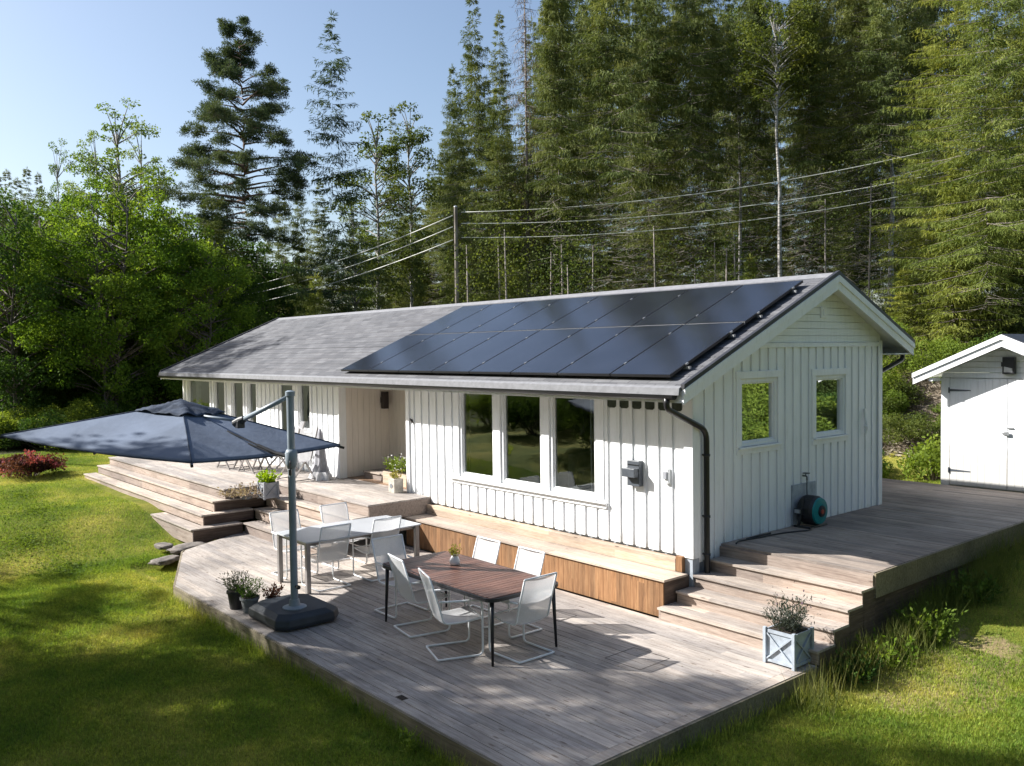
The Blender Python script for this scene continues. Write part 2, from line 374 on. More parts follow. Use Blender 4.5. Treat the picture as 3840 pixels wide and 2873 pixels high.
M['purple']=foliage('purple_flowers',[(.05,.035,.07),(.09,.06,.11),(.14,.10,.15)],.2)
M['pinkfl']=foliage('red_pink_flowers',[(0.140,0.025,0.040),(0.300,0.070,0.090),(0.420,0.170,0.200)],.3)
M['redleaf']=foliage('dark_red_leaves',[(.04,.02,.015),(.09,.035,.03),(.14,.06,.04)],.3)
M['silver']=foliage('silver_leaves',[(.16,.13,.13),(.27,.23,.22),(.4,.35,.33)],.2)
M['herb']=foliage('herb_leaves',[(.09,.10,.02),(.19,.19,.05),(.32,.28,.09)],.35)
M['litter']=foliage('dry_litter',[(.10,.08,.06),(.24,.20,.155),(.42,.37,.30)],.0)
M['deadtwig']=foliage('dead_twigs',[(.06,.045,.04),(.11,.085,.075),(.17,.135,.12)],.1)
M['bark']=bark('spruce_bark',(.055,.042,.034),(.16,.135,.115))
M['bark_light']=bark('pale_spruce_bark',(.10,.085,.072),(.27,.235,.205))
M['pinebark']=bark('pine_bark',(.07,.045,.035),(.19,.125,.09))
M['birchbark']=bark('birch_bark',(.06,.055,.05),(.42,.40,.375),6,True)
M['pole']=bark('pole_wood',(.12,.10,.08),(.24,.21,.18),3)
def many(name,mat,parent,boxes,bevel=0):
    for b in boxes: MB().box(*b).build(name,mat,parent,bevel=bevel)
def split(mb,name,mat,parent,k=8,bevel=0):
    '''one object per k-vertex piece'''
    n=len(mb.v)//k; f=len(mb.f)//n
    for i in range(n):
        q=MB(); q.v=mb.v[i*k:(i+1)*k]; q.f=[tuple(a-i*k for a in t) for t in mb.f[i*f:(i+1)*f]]; q.build(name,mat,parent,bevel=bevel)
# ------------------------------------------------------------------ ground
def sst(a,b,x):
    t=np.clip((x-a)/(b-a),0,1); return t*t*(3-2*t)
def Hn(x,y):
    x=np.asarray(x,float); y=np.asarray(y,float)
    z=-.20+.46*sst(-8.6,-12.5,x)+.10*sst(-14,-22,x)
    z=z+.72*sst(-1.2,5.2,y)*sst(-2,2,x)
    z=z+(.62*sst(3,9,y))*(1-sst(-2,2,x))+.25*sst(6,9,y)*sst(-2,2,x)
    bankw=sst(-13,-6,x)
    z=z+2.35*sst(10.2,15.5,y+.12*x)*bankw
    z=z+(2.0*sst(9,26,y))*(1-bankw)+np.maximum(0,y-16)*.09*(.55+.45*bankw)
    z=z+.05*np.sin(x*.9+1)*np.sin(y*.7)*sst(-4.8,-8,y)
    z=z+.03*np.sin(x*1.7)*np.cos(y*1.3+2)+.22*np.sin(x*.35+y*.2)*sst(11,18,y)
    def cut(x0,x1,y0,y1,lv):
        nonlocal z
        k=sst(x0,x0+.3,x)*(1-sst(x1-.3,x1,x))*sst(y0,y0+.3,y)*(1-sst(y1-.3,y1,y))
        z=np.where(k>0, z*(1-k)+np.minimum(z,lv)*k, z)
    cut(-8.6,2.25,-4.65,.8,-.3); cut(-17.0,2.25,-2.5,7.7,-.3); cut(-3,2.25,4,8,-.1); cut(-.5,2.4,7.3,11,.5)
    return z
def H(x,y): return float(Hn(x,y))
def axis_pts(a,b,c,d,fine,coarse):
    left=list(np.arange(a,b,coarse)); mid=list(np.arange(b,c,fine)); rr=list(np.arange(c,d+coarse,coarse)); return np.array(left+mid+rr)
gx=np.concatenate([np.linspace(-420,-64,16),np.arange(-60,-26,1.6),np.arange(-26,12,.25),np.arange(12,60,1.6),np.linspace(64,420,16)])
gy=np.concatenate([np.linspace(-420,-44,16),np.arange(-40,-13,1.6),np.arange(-13,18,.25),np.arange(18,60,1.6),np.linspace(64,420,16)])
X,Y=np.meshgrid(gx,gy,indexing='ij'); Zg=Hn(X,Y)
far=np.clip((np.hypot(X,Y)-70)/200,0,1); Zg=Zg*(1-far)+2*far
nx,ny=len(gx),len(gy); V=np.stack([X.ravel(),Y.ravel(),Zg.ravel()],1)
i,j=np.meshgrid(np.arange(nx-1),np.arange(ny-1),indexing='ij'); a=(i*ny+j).ravel(); Q=np.stack([a,a+ny,a+ny+1,a+1],1)
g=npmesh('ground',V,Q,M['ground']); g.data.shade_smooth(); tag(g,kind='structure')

# ------------------------------------------------------------------ grass
def blades(name, P, hmin, hmax, wid, mat, lean=.45, parent=None):
    n=len(P); a=rng.uniform(0,2*np.pi,n); h=rng.uniform(hmin,hmax,n); w=wid*rng.uniform(.6,1.3,n)
    d=np.stack([np.cos(a),np.sin(a),np.zeros(n)],1)*w[:,None]
    b=rng.uniform(0,2*np.pi,n); l=rng.uniform(.05,lean,n)*h
    tip=P+np.stack([np.cos(b)*l,np.sin(b)*l,h],1)
    V=np.concatenate([P-d,P+d,tip]); Q=np.stack([np.arange(n),np.arange(n)+n,np.arange(n)+2*n],1)
    return npmesh(name,V,Q,mat,parent,tri=True)
def in_poly(x,y,poly):
    c=np.zeros(len(x),bool); k=len(poly)
    for i in range(k):
        x1,y1=poly[i]; x2,y2=poly[(i+1)%k]
        if y1==y2: continue
        t=((y1>y)!=(y2>y))&(x<(x2-x1)*(y-y1)/(y2-y1)+x1); c^=t
    return c
BUILT=[[(2.2,-4.66),(-5.9,-4.66),(-8.2,-3.72),(-8.7,-3.3),(-17.05,-3.1),(-16.75,-2.45),(-18.05,-.1),(-18.05,5),(-3,5.2),(-3,7.7),(-.4,7.7),(-.4,10.5),(2.3,10.5),(2.2,7.7)],[(-11.2,-3.3),(-8.5,-3.3),(-8.5,-2.5),(-11.2,-2.5)]]
def scatter(n,x0,x1,y0,y1):
    x=rng.uniform(x0,x1,n); y=rng.uniform(y0,y1,n); k=np.ones(n,bool)
    for p in BUILT: k&=~in_poly(x,y,p)
    x,y=x[k],y[k]; return np.stack([x,y,Hn(x,y)-.005],1)
parts=[]
def vis(P,far=40):
    v=P-np.array(CAM); d=v@np.array(fwd); u=(v@np.array(rt))/d; w=(v@np.array(upv))/d
    return P[(d>1)&(d<far)&(abs(u)<.64)&(w>-.52)]
G1=vis(scatter(1400000,-9,12,-9.5,1)); G2=vis(scatter(420000,-24,-7,-12,0)); G3=vis(scatter(160000,-4,10,0,12),26)
d1=np.linalg.norm(G1[:,:2]-np.array(CAM)[:2],axis=1)
blades('grass',np.concatenate([G1,G2,G3]),.022,.062,.0042,M['grass'],.9)
tag(bpy.data.objects['grass'],'mown sunlit lawn grass around the decks','grass',kind='stuff')
# clover patches
C=[]
for cx,cy,r,n in ((4.4,-2.6,1.1,3000),(-12.8,-5.0,1.6,2600),(-10.6,-5.6,1.4,2400),(-15.0,-4.8,1.3,1800),(5.0,-1.2,.8,1600),(-9.0,-5.3,1.0,1500)):
    a=rng.uniform(0,2*np.pi,n); q=r*np.abs(rng.normal(0,.55,n))*(1+.3*np.sin(3*a)); x=cx+q*np.cos(a); y=cy+q*np.sin(a)*.7; C.append(np.stack([x,y,Hn(x,y)+rng.uniform(.02,.05,n)],1))
C=np.concatenate(C)

def leafquads(P, size, flat=0.0, asp=.7):
    """one diamond leaf per point with random orientation"""
    n=len(P); s=size*rng.uniform(.6,1.35,n)
    a=rng.normal(size=(n,3)); a/=np.linalg.norm(a,axis=1)[:,None]; b=rng.normal(size=(n,3))
    if flat>0: a[:,2]*=(1-flat); b[:,2]*=(1-flat); a/=np.linalg.norm(a,axis=1)[:,None]
    b-=a*np.sum(a*b,axis=1)[:,None]; b/=np.linalg.norm(b,axis=1)[:,None]+1e-9
    a=a*s[:,None]; b=b*(s*asp)[:,None]*.5
    V=np.stack([P,P+a*.5+b,P+a,P+a*.5-b],1).reshape(-1,3); return V,np.arange(4*n).reshape(n,4)
V,Q=leafquads(C,.030,.6,1.0)
cl=npmesh('clover',V,Q,M['shrubleaf']); tag(cl,'darker leafy clover patches spread over the lawn','clover',kind='stuff')

# ------------------------------------------------------------------ roof geometry
SL=.431; YE=-.549; ZE=2.931; YR=3.055; YB=5.44; XL=-18.3; XR=.296
ZR=ZE+SL*(YR-YE); ZB=ZR-SL*(YB-YR); D=4.89; WL=-18.0
def roofz(y): return ZE+SL*(y-YE) if y<=YR else ZR-SL*(y-YR)

house=empty('house',(0,0,0),0,'long single-storey white board-and-batten house with grey shingle roof and solar panels','house')

def cells(u0,u1,holes):
    cs=sorted(set([u0,u1]+[h for q in holes for h in q[:2] if u0<h<u1])); return list(zip(cs[:-1],cs[1:]))
def siding(mb, axis, plane, sgn, u0,u1,zb,zt, holes, pitch=.233, w=.172, proud=.022, th=.12, start=0.0, base=True):
    """zt: function of u. outward direction sgn along the normal axis"""
    def put(a,b,z0,z1a,z1b,d0,d1):
        if min(z1a,z1b)-z0<.01: return
        if axis=='x': pts=[(a,plane+sgn*d0,z0),(b,plane+sgn*d0,z0),(b,plane+sgn*d0,z1b),(a,plane+sgn*d0,z1a)]; dv=(0,sgn*(d1-d0),0)
        else: pts=[(plane+sgn*d0,a,z0),(plane+sgn*d0,b,z0),(plane+sgn*d0,b,z1b),(plane+sgn*d0,a,z1a)]; dv=(sgn*(d1-d0),0,0)
        mb.prism(pts,dv)
    if base:
        for a,b in cells(u0,u1,holes):
            hs=sorted([(h[2],h[3]) for h in holes if h[0]<=a+1e-6 and h[1]>=b-1e-6])
            z=zb
            for h0,h1 in hs: put(a,b,z,h0,h0,-th,0); z=h1
            put(a,b,z,zt(a),zt(b),-th,0)
    a=u0+start
    while a<u1-.02:
        b=min(a+w,u1); hs=sorted([(h[2],h[3]) for h in holes if h[0]<b and h[1]>a]); z=zb-.01
        for h0,h1 in hs: put(a,b,z,h0,h0,.001,proud); z=h1
        put(a,b,z,zt(a),zt(b),.001,proud); a+=pitch
# ---- windows
def window(axis, plane, sgn, u0,u1,z0,z1, parent, casing=.09, fr=.05, sill=True, name='window', glassm='glass', room=True, lab=None, ext=(0,0)):
    def bx(mb,a,b,c,d,e,f):
        if axis=='x': mb.box(a,b,plane+sgn*c,plane+sgn*d,e,f)
        else: mb.box(plane+sgn*c,plane+sgn*d,a,b,e,f)
    c=MB(); o=.034
    if casing:
        bx(c,u0-casing,u0,-.02,o,z0-.0,z1); bx(c,u1,u1+casing,-.02,o,z0,z1)
        bx(c,u0-casing-.015,u1+casing+.015,-.02,o+.006,z1,z1+casing)
        bx(c,u0-casing,u1+casing,-.02,o,z0-casing,z0-.028)
    bx(c,u0-casing*.6,u1+casing*.6,-.08,o+.03,z0-.028,z0)
    ob=c.build(name,M['trim'],parent,bevel=.003)
    if lab: ob['label']=lab
    f=MB()
    bx(f,u0,u0+fr,-.10,.008,z0,z1); bx(f,u1-fr,u1,-.10,.008,z0,z1); bx(f,u0+fr,u1-fr,-.10,.008,z1-fr,z1); bx(f,u0+fr,u1-fr,-.10,.008,z0,z0+fr)
    f2=.022
    bx(f,u0+fr,u0+fr+f2,-.09,-.012,z0+fr,z1-fr); bx(f,u1-fr-f2,u1-fr,-.09,-.012,z0+fr,z1-fr)
    bx(f,u0+fr+f2,u1-fr-f2,-.09,-.012,z1-fr-f2,z1-fr); bx(f,u0+fr+f2,u1-fr-f2,-.09,-.012,z0+fr,z0+fr+f2)
    f.build('frame',M['trim'],ob,bevel=.003)
    g=MB(); k=fr+f2
    if axis=='x': g.add([(u0+k,plane-sgn*.04,z0+k),(u1-k,plane-sgn*.04,z0+k),(u1-k,plane-sgn*.04,z1-k),(u0+k,plane-sgn*.04,z1-k)],[(0,1,2,3)])
    else: g.add([(plane-sgn*.04,u0+k,z0+k),(plane-sgn*.04,u1-k,z0+k),(plane-sgn*.04,u1-k,z1-k),(plane-sgn*.04,u0+k,z1-k)],[(0,1,2,3)])
    g.build('pane',M[glassm],ob)
    return ob
ztf=lambda u: roofz(0)-.10
# front wall, right part
WR=[(-4.99,-4.04,1.25,2.76),(-3.87,-2.87,1.25,2.76),(-2.70,-1.70,1.25,2.76)]
mb=MB(); siding(mb,'x',0,-1,-6.57,-.0,.70,ztf,WR,start=.02)
mb.box(-.10,.0,-.030,-.0225,.70,2.95)
# gable wall facing the side deck
WG=[(1.02,1.91,2.04,2.98),(2.91,3.78,2.03,2.97)]
siding(mb,'y',0,1,.0,D,.62,lambda u:min(3.40,roofz(u)-.10),WG,.209,.15,.022,start=.03)
mb.prism([(-.119,(3.40+.1-ZE)/SL+YE-.001,3.40),(-.119,D,3.40),(-.119,D,roofz(D)-.1),(-.119,YR,ZR-.1),(-.119,(3.40+.1-ZE)/SL+YE,3.40)],(.1195,0,0))
for k in range(9):
    z0=3.47+k*.105; z1=z0+.099
    ya=max(.0,(z1+.1-ZE)/SL+YE); yb=min(D,YR+(ZR-.1-z1)/SL)
    ya0=max(.0,(z0+.1-ZE)/SL+YE); yb0=min(D,YR+(ZR-.1-z0)/SL)
    if yb-ya>.1: mb.prism([(.001,ya0,z0),(.001,yb0,z0),(.001,yb,z1),(.001,ya,z1)],(.014+.006,0,0))
# left wing front, its far end, back wall
WLH=[(-17.70,-16.10,1.55,2.74),(-15.82,-15.10,1.25,2.74),(-14.67,-13.95,1.25,2.74),(-13.70,-13.17,1.25,2.74),(-11.98,-11.15,.80,2.80),(-10.97,-10.42,1.68,2.76)]
siding(mb,'x',0,-1,WL,-9.1,.70,ztf,WLH,start=.02)
mb.box(WL,WL+.12,.0,D,.7,2.95); mb.prism([(WL,0.0,2.95),(WL,D,2.95),(WL,D,roofz(D)-.1),(WL,YR,ZR-.1),(WL,0,roofz(0)-.1)],(.12,0,0))
mb.box(WL+.12,-.12,D-.12,D,.7,roofz(D)-.12)
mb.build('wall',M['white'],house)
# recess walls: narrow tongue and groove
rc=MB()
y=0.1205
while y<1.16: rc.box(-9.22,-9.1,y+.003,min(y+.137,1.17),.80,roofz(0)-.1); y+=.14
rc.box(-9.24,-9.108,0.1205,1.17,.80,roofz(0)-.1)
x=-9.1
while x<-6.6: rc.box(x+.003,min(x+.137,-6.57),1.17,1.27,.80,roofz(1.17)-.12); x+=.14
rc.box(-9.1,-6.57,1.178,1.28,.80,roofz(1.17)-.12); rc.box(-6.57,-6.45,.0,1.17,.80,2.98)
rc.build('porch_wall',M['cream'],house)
# ceiling of the porch and soffits
so=MB(); so.prism([(-9.1,-.50,roofz(-.5)-.105),(-9.1,1.17,roofz(1.17)-.105),(-9.1,1.17,roofz(1.17)-.125),(-9.1,-.50,roofz(-.5)-.125)],(2.53,0,0)); so.build('porch_ceiling',M['trim'],house)
t=MB()
t.box(-9.13,-9.095,-.055,-.023,.78,2.95); t.box(-6.60,-6.50,-.052,-.0225,.78,2.95); t.box(-.095,.05,-.053,-.0305,.68,2.95); t.box(.0225,.05,-.0295,.10,.68,2.95)
t.box(.0225,.05,D-.10,D+.02,.78,roofz(D)-.2)
t.box(WL-.02,WL+.1,-.052,-.0225,.68,2.95)
t.box(-5.26,-1.62,-.040,-.0,2.852,2.95); t.box(.0225,.046,.95,D-.02,3.40,3.466)
t.box(-5.14,-4.99,-.034,0,1.22,2.85); t.box(-4.04,-3.87,-.034,0,1.22,2.85); t.box(-2.87,-2.70,-.034,0,1.22,2.85); t.box(-1.70,-1.55,-.034,0,1.22,2.85)
t.box(-5.14,-1.55,-.0335,0,2.76,2.852); t.box(-5.20,-1.50,-.045,0,1.135,1.222); t.box(-5.22,-1.48,-.09,-.045,1.205,1.228)
split(t,'trim_board',M['trim'],house,bevel=.003)
for h in WR: window('x',0,-1,*h,house,casing=0,fr=.055)
for i,h in enumerate(WLH):
    if i==4: continue
    window('x',0,-1,*h,house,casing=.08,fr=.045)
for h in WG: window('y',0,1,*h,house,casing=.10,fr=.055,glassm='glass2')
# terrace door in the left wing
d=MB(); u0,u1=-11.98,-11.15; d.box(u0-.09,u0,-.036,.05,.80,2.80); d.box(u1,u1+.09,-.036,.05,.80,2.80); d.box(u0-.09,u1+.09,-.036,.05,2.80,2.86)
d.box(u0,u0+.12,-.008,.05,.80,2.80); d.box(u1-.13,u1,-.008,.05,.80,2.80); d.box(u0+.12,u1-.13,-.008,.05,2.68,2.80); d.box(u0+.12,u1-.13,-.008,.05,.80,1.05)
dob=d.build('door',M['trim'],house,bevel=.003); MB().add([(u0+.12,.02,1.05),(u1-.13,.02,1.05),(u1-.13,.02,2.68),(u0+.12,.02,2.68)],[(0,1,2,3)]).build('pane',M['glass'],dob)
MB().box(u1-.08,u1-.05,-.05,-.012,1.75,1.92).box(u1-.20,u1-.05,-.06,-.045,1.84,1.86).build('handle',M['steel'],dob)
# interior
it=MB(); it.box(-6.4,-.2,4.4,4.5,.75,2.9); it.box(-6.45,-6.4,1.3,4.5,.75,2.9); it.box(-.19,-.14,.13,4.5,.75,2.9); it.box(-17.8,-9.3,3.2,3.3,.75,2.9); it.box(-17.8,-.15,.10,4.6,2.90,2.94)
it.box(-9.3,-9.25,.15,3.3,.75,2.9)
it.build('room_wall',M['roomwall'],house)
MB().box(-17.8,-.15,.13,4.6,.72,.80).build('room_floor',M['roomfloor'],house)
cu=MB()
for (a,b) in ((-17.6,-17.35),(-16.4,-16.2),(-4.2,-4.06),(-2.02,-1.80)):
    k=6
    for q in range(k): xx=a+(b-a)*q/k; cu.box(xx,xx+(b-a)/k*.7,.18+.03*(q%2),.21+.03*(q%2),1.0,2.8)
cu.build('curtain',M['cloth'],house)
sf=MB(); sf.box(-4.6,-2.4,2.4,3.3,.8,1.2); sf.box(-4.6,-2.4,3.1,3.35,1.2,1.6); sf.box(-4.85,-4.6,2.4,3.35,.8,1.45); sf.box(-2.4,-2.15,2.4,3.35,.8,1.45); sf.build('sofa',M['sofa'],house,bevel=.05)
# foundation
fo=MB(); fo.box(-17.9,-.03,.03,D-.03,-.3,.70); fo.box(-.20,.025,-.035,.10,.30,.698); fo.build('foundation',M['concrete'],house)
# roof
th=.075
def slope(ya,yb,xa,xb,o0,o1,mb):
    za=roofz(ya); zb_=roofz(yb); mb.prism([(xa,ya,za+o0),(xa,yb,zb_+o0),(xa,yb,zb_+o1),(xa,ya,za+o1)],(xb-xa,0,0))
r=MB(); 
k=0; y=YE
while y<YR-.01:
    y2=min(y+.130*2,YR); slope(y,y2,XL,XR,-.05,0,r)
    y=y2
r2=MB(); slope(YE-.0,YR,XL,XR,-.05,0,r2); r2.prism([(XL,YR,ZR-.05),(XL,YB,ZB-.05),(XL,YB,ZB),(XL,YR,ZR)],(XR-XL,0,0))
# shingle courses as thin overlapping strips
y=YE
while y<YR-.14:
    z=roofz(y); z2=roofz(y+.27); r2.prism([(XL,y,z+.012),(XL,y+.27,z2+.002),(XL,y,z+.001)],(XR-XL,0,0)); y+=.27
roof=r2.build('roof',M['shingle'],house)
dk=MB(); slope(YE+.05,YR,XL+.05,XR-.04,-.10,-.051,dk); dk.prism([(XL+.05,YR,ZR-.10),(XL+.05,YB-.05,ZB-.08),(XL+.05,YB-.05,ZB-.051),(XL+.05,YR,ZR-.051)],(XR-XL-.09,0,0)); dk.build('roof_deck',M['trim'],roof)
rd=MB(); rd.prism([(XL,YR-.13,ZR-.13*SL+.004),(XL,YR,ZR+.02),(XL,YR+.13,ZR-.13*SL+.004),(XL,YR+.13,ZR-.13*SL-.01),(XL,YR,ZR-.005),(XL,YR-.13,ZR-.13*SL-.01)],(XR-XL,0,0)); rd.build('ridge_cap',M['drip'],roof)
dr=MB(); dr.prism([(XL,YE-.0,ZE+.012),(XL,YE-.055,ZE-.015),(XL,YE-.065,ZE-.10),(XL,YE-.05,ZE-.10),(XL,YE,ZE-.03)],(XR-XL-.02,0,0)); dr.build('eave_strip',M['drip'],roof)
vg=MB()
for xa in (XL-.035,XR-.02):
    vg.prism([(xa,YE-.02,ZE-.02),(xa,YR,ZR-.012),(xa,YR,ZR+.045),(xa,YE-.02,ZE+.035)],(.055,0,0)); vg.prism([(xa,YR,ZR-.012),(xa,YB+.02,ZB-.02),(xa,YB+.02,ZB+.035),(xa,YR,ZR+.045)],(.055,0,0))
split(vg,'verge_flashing',M['verge'],roof)
bb=MB()
for xa in (XL-.03,XR-.012):
    for (dz0,dz1,dx) in ((-.235,-.02,0),(-.12,-.02,.022 if xa>0 else -.022)):
        w=.03
        bb.prism([(xa+dx,YE-.01,ZE+dz0+.02),(xa+dx,YR,ZR+dz0),(xa+dx,YR,ZR+dz1),(xa+dx,YE-.01,ZE+dz1)],(w,0,0)); bb.prism([(xa+dx,YR,ZR+dz0),(xa+dx,YB+.01,ZB+dz0+.02),(xa+dx,YB+.01,ZB+dz1),(xa+dx,YR,ZR+dz1)],(w,0,0))
split(bb,'barge_board',M['trim'],roof,bevel=.003)
# boxed eaves at gable
fs=MB(); fs.box(XL+.05,XR-.02,YE+.0,YE+.025,ZE-.20,ZE-.055); fs.box(XL+.05,XR-.02,YB-.03,YB,ZB-.20,ZB-.06)
fs.prism([(XL+.05,YE+.025,ZE-.19),(XL+.05,-.03,ZE-.19),(XL+.05,-.03,ZE-.175),(XL+.05,YE+.025,ZE-.175)],(9.15,0,0)); fs.box(-6.57,.02,YE+.025,-.03,ZE-.19,ZE-.175); fs.box(-9.1,-6.57,YE+.025,-.03,ZE-.188,ZE-.178)
fs.box(XL+.05,XR-.02,D+.03,YB-.03,ZB-.19,ZB-.175)
split(fs,'fascia_board',M['trim'],roof)
gu=MB(); n=8
prof=[(YE-.065+.055*math.cos(math.pi*(1+k/n))-.0,ZE-.105+.055*math.sin(math.pi*(1+k/n))) for k in range(n+1)]
inner=[(YE-.065+.05*math.cos(math.pi*(1+k/n)),ZE-.105+.05*math.sin(math.pi*(1+k/n))) for k in range(n+1)]
gu.prism([(XL,a,b) for a,b in prof]+[(XL,a,b) for a,b in inner[::-1]],(XR-XL-.09,0,0)); gu.prism([(XR-.09,a,b) for a,b in prof],(.006,0,0)); gu.prism([(XL,a,b) for a,b in prof],(.006,0,0))
gu.build('gutter',M['black'],roof)
gg=MB(); gg.prism([(XL,YB+.06+(a-YE+.065),ZB-.105+(b-ZE+.105)) for a,b in prof],(XR-XL-.1,0,0)); gg.build('gutter',M['black'],roof)
dp=MB(); dp.tube(smooth_path([(.09,YE-.065,2.80),(.09,YE-.065,2.66),(.09,.18,2.34),(.09,.18,.45),(.13,.12,.36)],.14,5),.038,12)
for z in (2.0,1.2,.7): dp.lathe([(.047,z),(.047,z+.03)],(.09,.18,0),14); dp.bar((.0,.18,z+.015),(.09,.18,z+.015),.02,.02)
dp.build('downpipe',M['black'],house,smooth=True)
dp=MB(); dp.tube(smooth_path([(.10,YB+.06,ZB-.14),(.10,YB+.06,ZB-.28),(-.05,D+.06,ZB-.50),(-.05,D+.06,.8)],.1,5),.038,10); dp.build('downpipe',M['black'],house,smooth=True)
vn=MB()
for k in range(6): 
    x=-1.47+k*.233; vn.prism([(x,-.0226,2.72),(x,-.0226,2.605),(x+.03,-.0226,2.585),(x+.13,-.0226,2.585),(x+.16,-.0226,2.605),(x+.16,-.0226,2.72)],(0,-.008,0))
split(vn,'eave_dark_block',M['eave_dark'],house,12)  # dark rounded blocks set on the board tops under the eave
vb=MB(); vb.box(.02,.045,3.04,3.20,3.84,4.00); vb.box(.045,.05,3.10,3.14,3.87,3.97); vb.build('gable_vent',M['trim'],house)
# solar panels: 8 columns x 2 rows
PX0,PX1=-8.25,.03; PW=(PX1-PX0)/8; SA=math.atan(SL); c_,s_=math.cos(SA),math.sin(SA)
for row,(ya,yb) in enumerate(((-.43,1.145),(1.165,2.61))):
    for k in range(8):
        xa=PX0+k*PW+.008; xb=PX0+(k+1)*PW-.008; p=MB()
        def pt(x,y,o): return (x,y-o*s_,roofz(y)+o*c_)
        p.prism([pt(xa,ya,.065),pt(xb,ya,.065),pt(xb,yb,.065),pt(xa,yb,.065)],(0,-.035*s_,.035*c_))
        fr=p.build('solar_panel',M['black'],house)
        q=MB(); e=.012; q.add([pt(xa+e,ya+e,.1012),pt(xb-e,ya+e,.1012),pt(xb-e,yb-e,.1012),pt(xa+e,yb-e,.1012)],[(0,1,2,3)]); q.build('cell_glass',M['solar'],fr)
        for f in (.2,.8):
            y=ya+(yb-ya)*f
            for xx in ([xb+.008] if k<7 else [xb+.02]):
                c=MB()
                a,b,cc=pt(xx-.012,y-.02,.09),pt(xx+.012,y-.02,.09),pt(xx+.012,y+.02,.09)
                c.prism([a,b,cc,pt(xx-.012,y+.02,.09)],(0,-.02*s_,.02*c_)); c.build('clamp',M['steel'],fr)
rl=MB()
for y in (-.43+.315,1.145-.315,1.165+.29,2.61-.29):
    rl.bar((PX0+.02,y-.045*s_,roofz(y)+.045*c_),(PX1+.05,y-.045*s_,roofz(y)+.045*c_),.04,.04)
rl.bar((PX0+.01,1.155-.075*s_,roofz(1.155)+.075*c_),(PX1-.01,1.155-.075*s_,roofz(1.155)+.075*c_),.014,.034)
split(rl,'mounting_rail',M['steel'],house)

# ------------------------------------------------------------------ decks
def boards_x(mb, y0,y1, xr, z, pitch=.125, gap=.006, th=.028, seed=1, joint=3.6, mod=None):
    rr=random.Random(seed); y=y0
    while y<y1-.02:
        yb=min(y+pitch-gap,y1); xa,xb=xr((y+yb)/2)
        cuts=[xa]; c=xa+rr.uniform(.6,joint)
        while c<xb-.4: cuts.append(c); c+=rr.uniform(2.4,joint+.8)
        cuts.append(xb)
        for a,b in zip(cuts[:-1],cuts[1:]):
            dz=rr.uniform(-.0015,.0015); mb.box(a+.0015,b-.0015,y,yb,z-th,z+dz)
        y+=pitch
def lerp(a,b,t): return a+(b-a)*t
def patio_x(y):
    if y<-3.67: x=lerp(-5.9,-8.15,(y+4.6)/.93)
    else: x=lerp(-8.15,-9.05,min(1,(y+3.67)/1.5))
    return (x,2.03)
pat=empty('patio_deck',(0,0,0),0,'large low weathered wooden patio deck carrying both dining tables','deck')
mb=MB(); rq=random.Random(3); y=-4.6
while y<-.62:
    yb=min(y+.118,-.60); xa,xa2=patio_x(y)[0],patio_x(yb)[0]; c=max(xa,xa2)+rq.uniform(.6,3.4); cuts=[None]
    while c<1.6: cuts.append(c); c+=rq.uniform(2.4,4.4)
    cuts.append(2.03)
    for i in range(len(cuts)-1):
        b=cuts[i+1]-(.0015 if i<len(cuts)-2 else 0); dz=rq.uniform(-.0015,.0015); l0,l1=(xa,xa2) if i==0 else (cuts[i]+.0015,)*2
        mb.prism([(l0,y,-.028),(b,y,-.028),(b,yb,-.028),(l1,yb,-.028)],(0,0,.028+dz))
    y+=.125
mb.build('deck_board',M['deck'],pat)
e=MB(); e.box(2.034,2.155,-4.6,-.66,-.028,.001); e.build('border_board',M['deck_step'],pat)
fb=MB(); fb.box(2.156,2.184,-4.63,-.66,-.26,-.006); fb.box(-5.9,2.156,-4.63,-4.603,-.26,-.006)
fb.bar((-5.9,-4.62,-.133),(-8.17,-3.68,-.133),.027,.254); fb.bar((-8.17,-3.68,-.133),(-9.05,-2.2,-.133),.027,.254)
split(fb,'edge_board',M['edge'],pat)
jo=MB()
for x in np.arange(-8,2.1,.6): jo.box(x-.024,x+.024,max(-4.55,-4.5 if x>-5.9 else -3.5),-.65,-.18,-.029)
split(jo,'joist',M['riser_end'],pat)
# small loose knot hole / missing board corner and hatches
ht=MB(); ht.box(-.15,-.03,-4.475,-4.40,.002,.004); ht.build('board_hole',M['soil'],pat)
for (cx,cy,s,a) in ((-1.0,-1.47,.17,.1),(.72,-1.9,.25,.03)):
    q=MB(); 
    M4=Matrix.Translation((cx,cy,.004))@Matrix.Rotation(a,4,'Z')
    for b in (((-s,-s),(s,-s)),((s,-s),(s,s)),((s,s),(-s,s)),((-s,s),(-s,-s))): q.bar((*b[0],0),(*b[1],0),.004,.002)
    q.xf(M4).build('hatch_seam',M['soil'],pat)
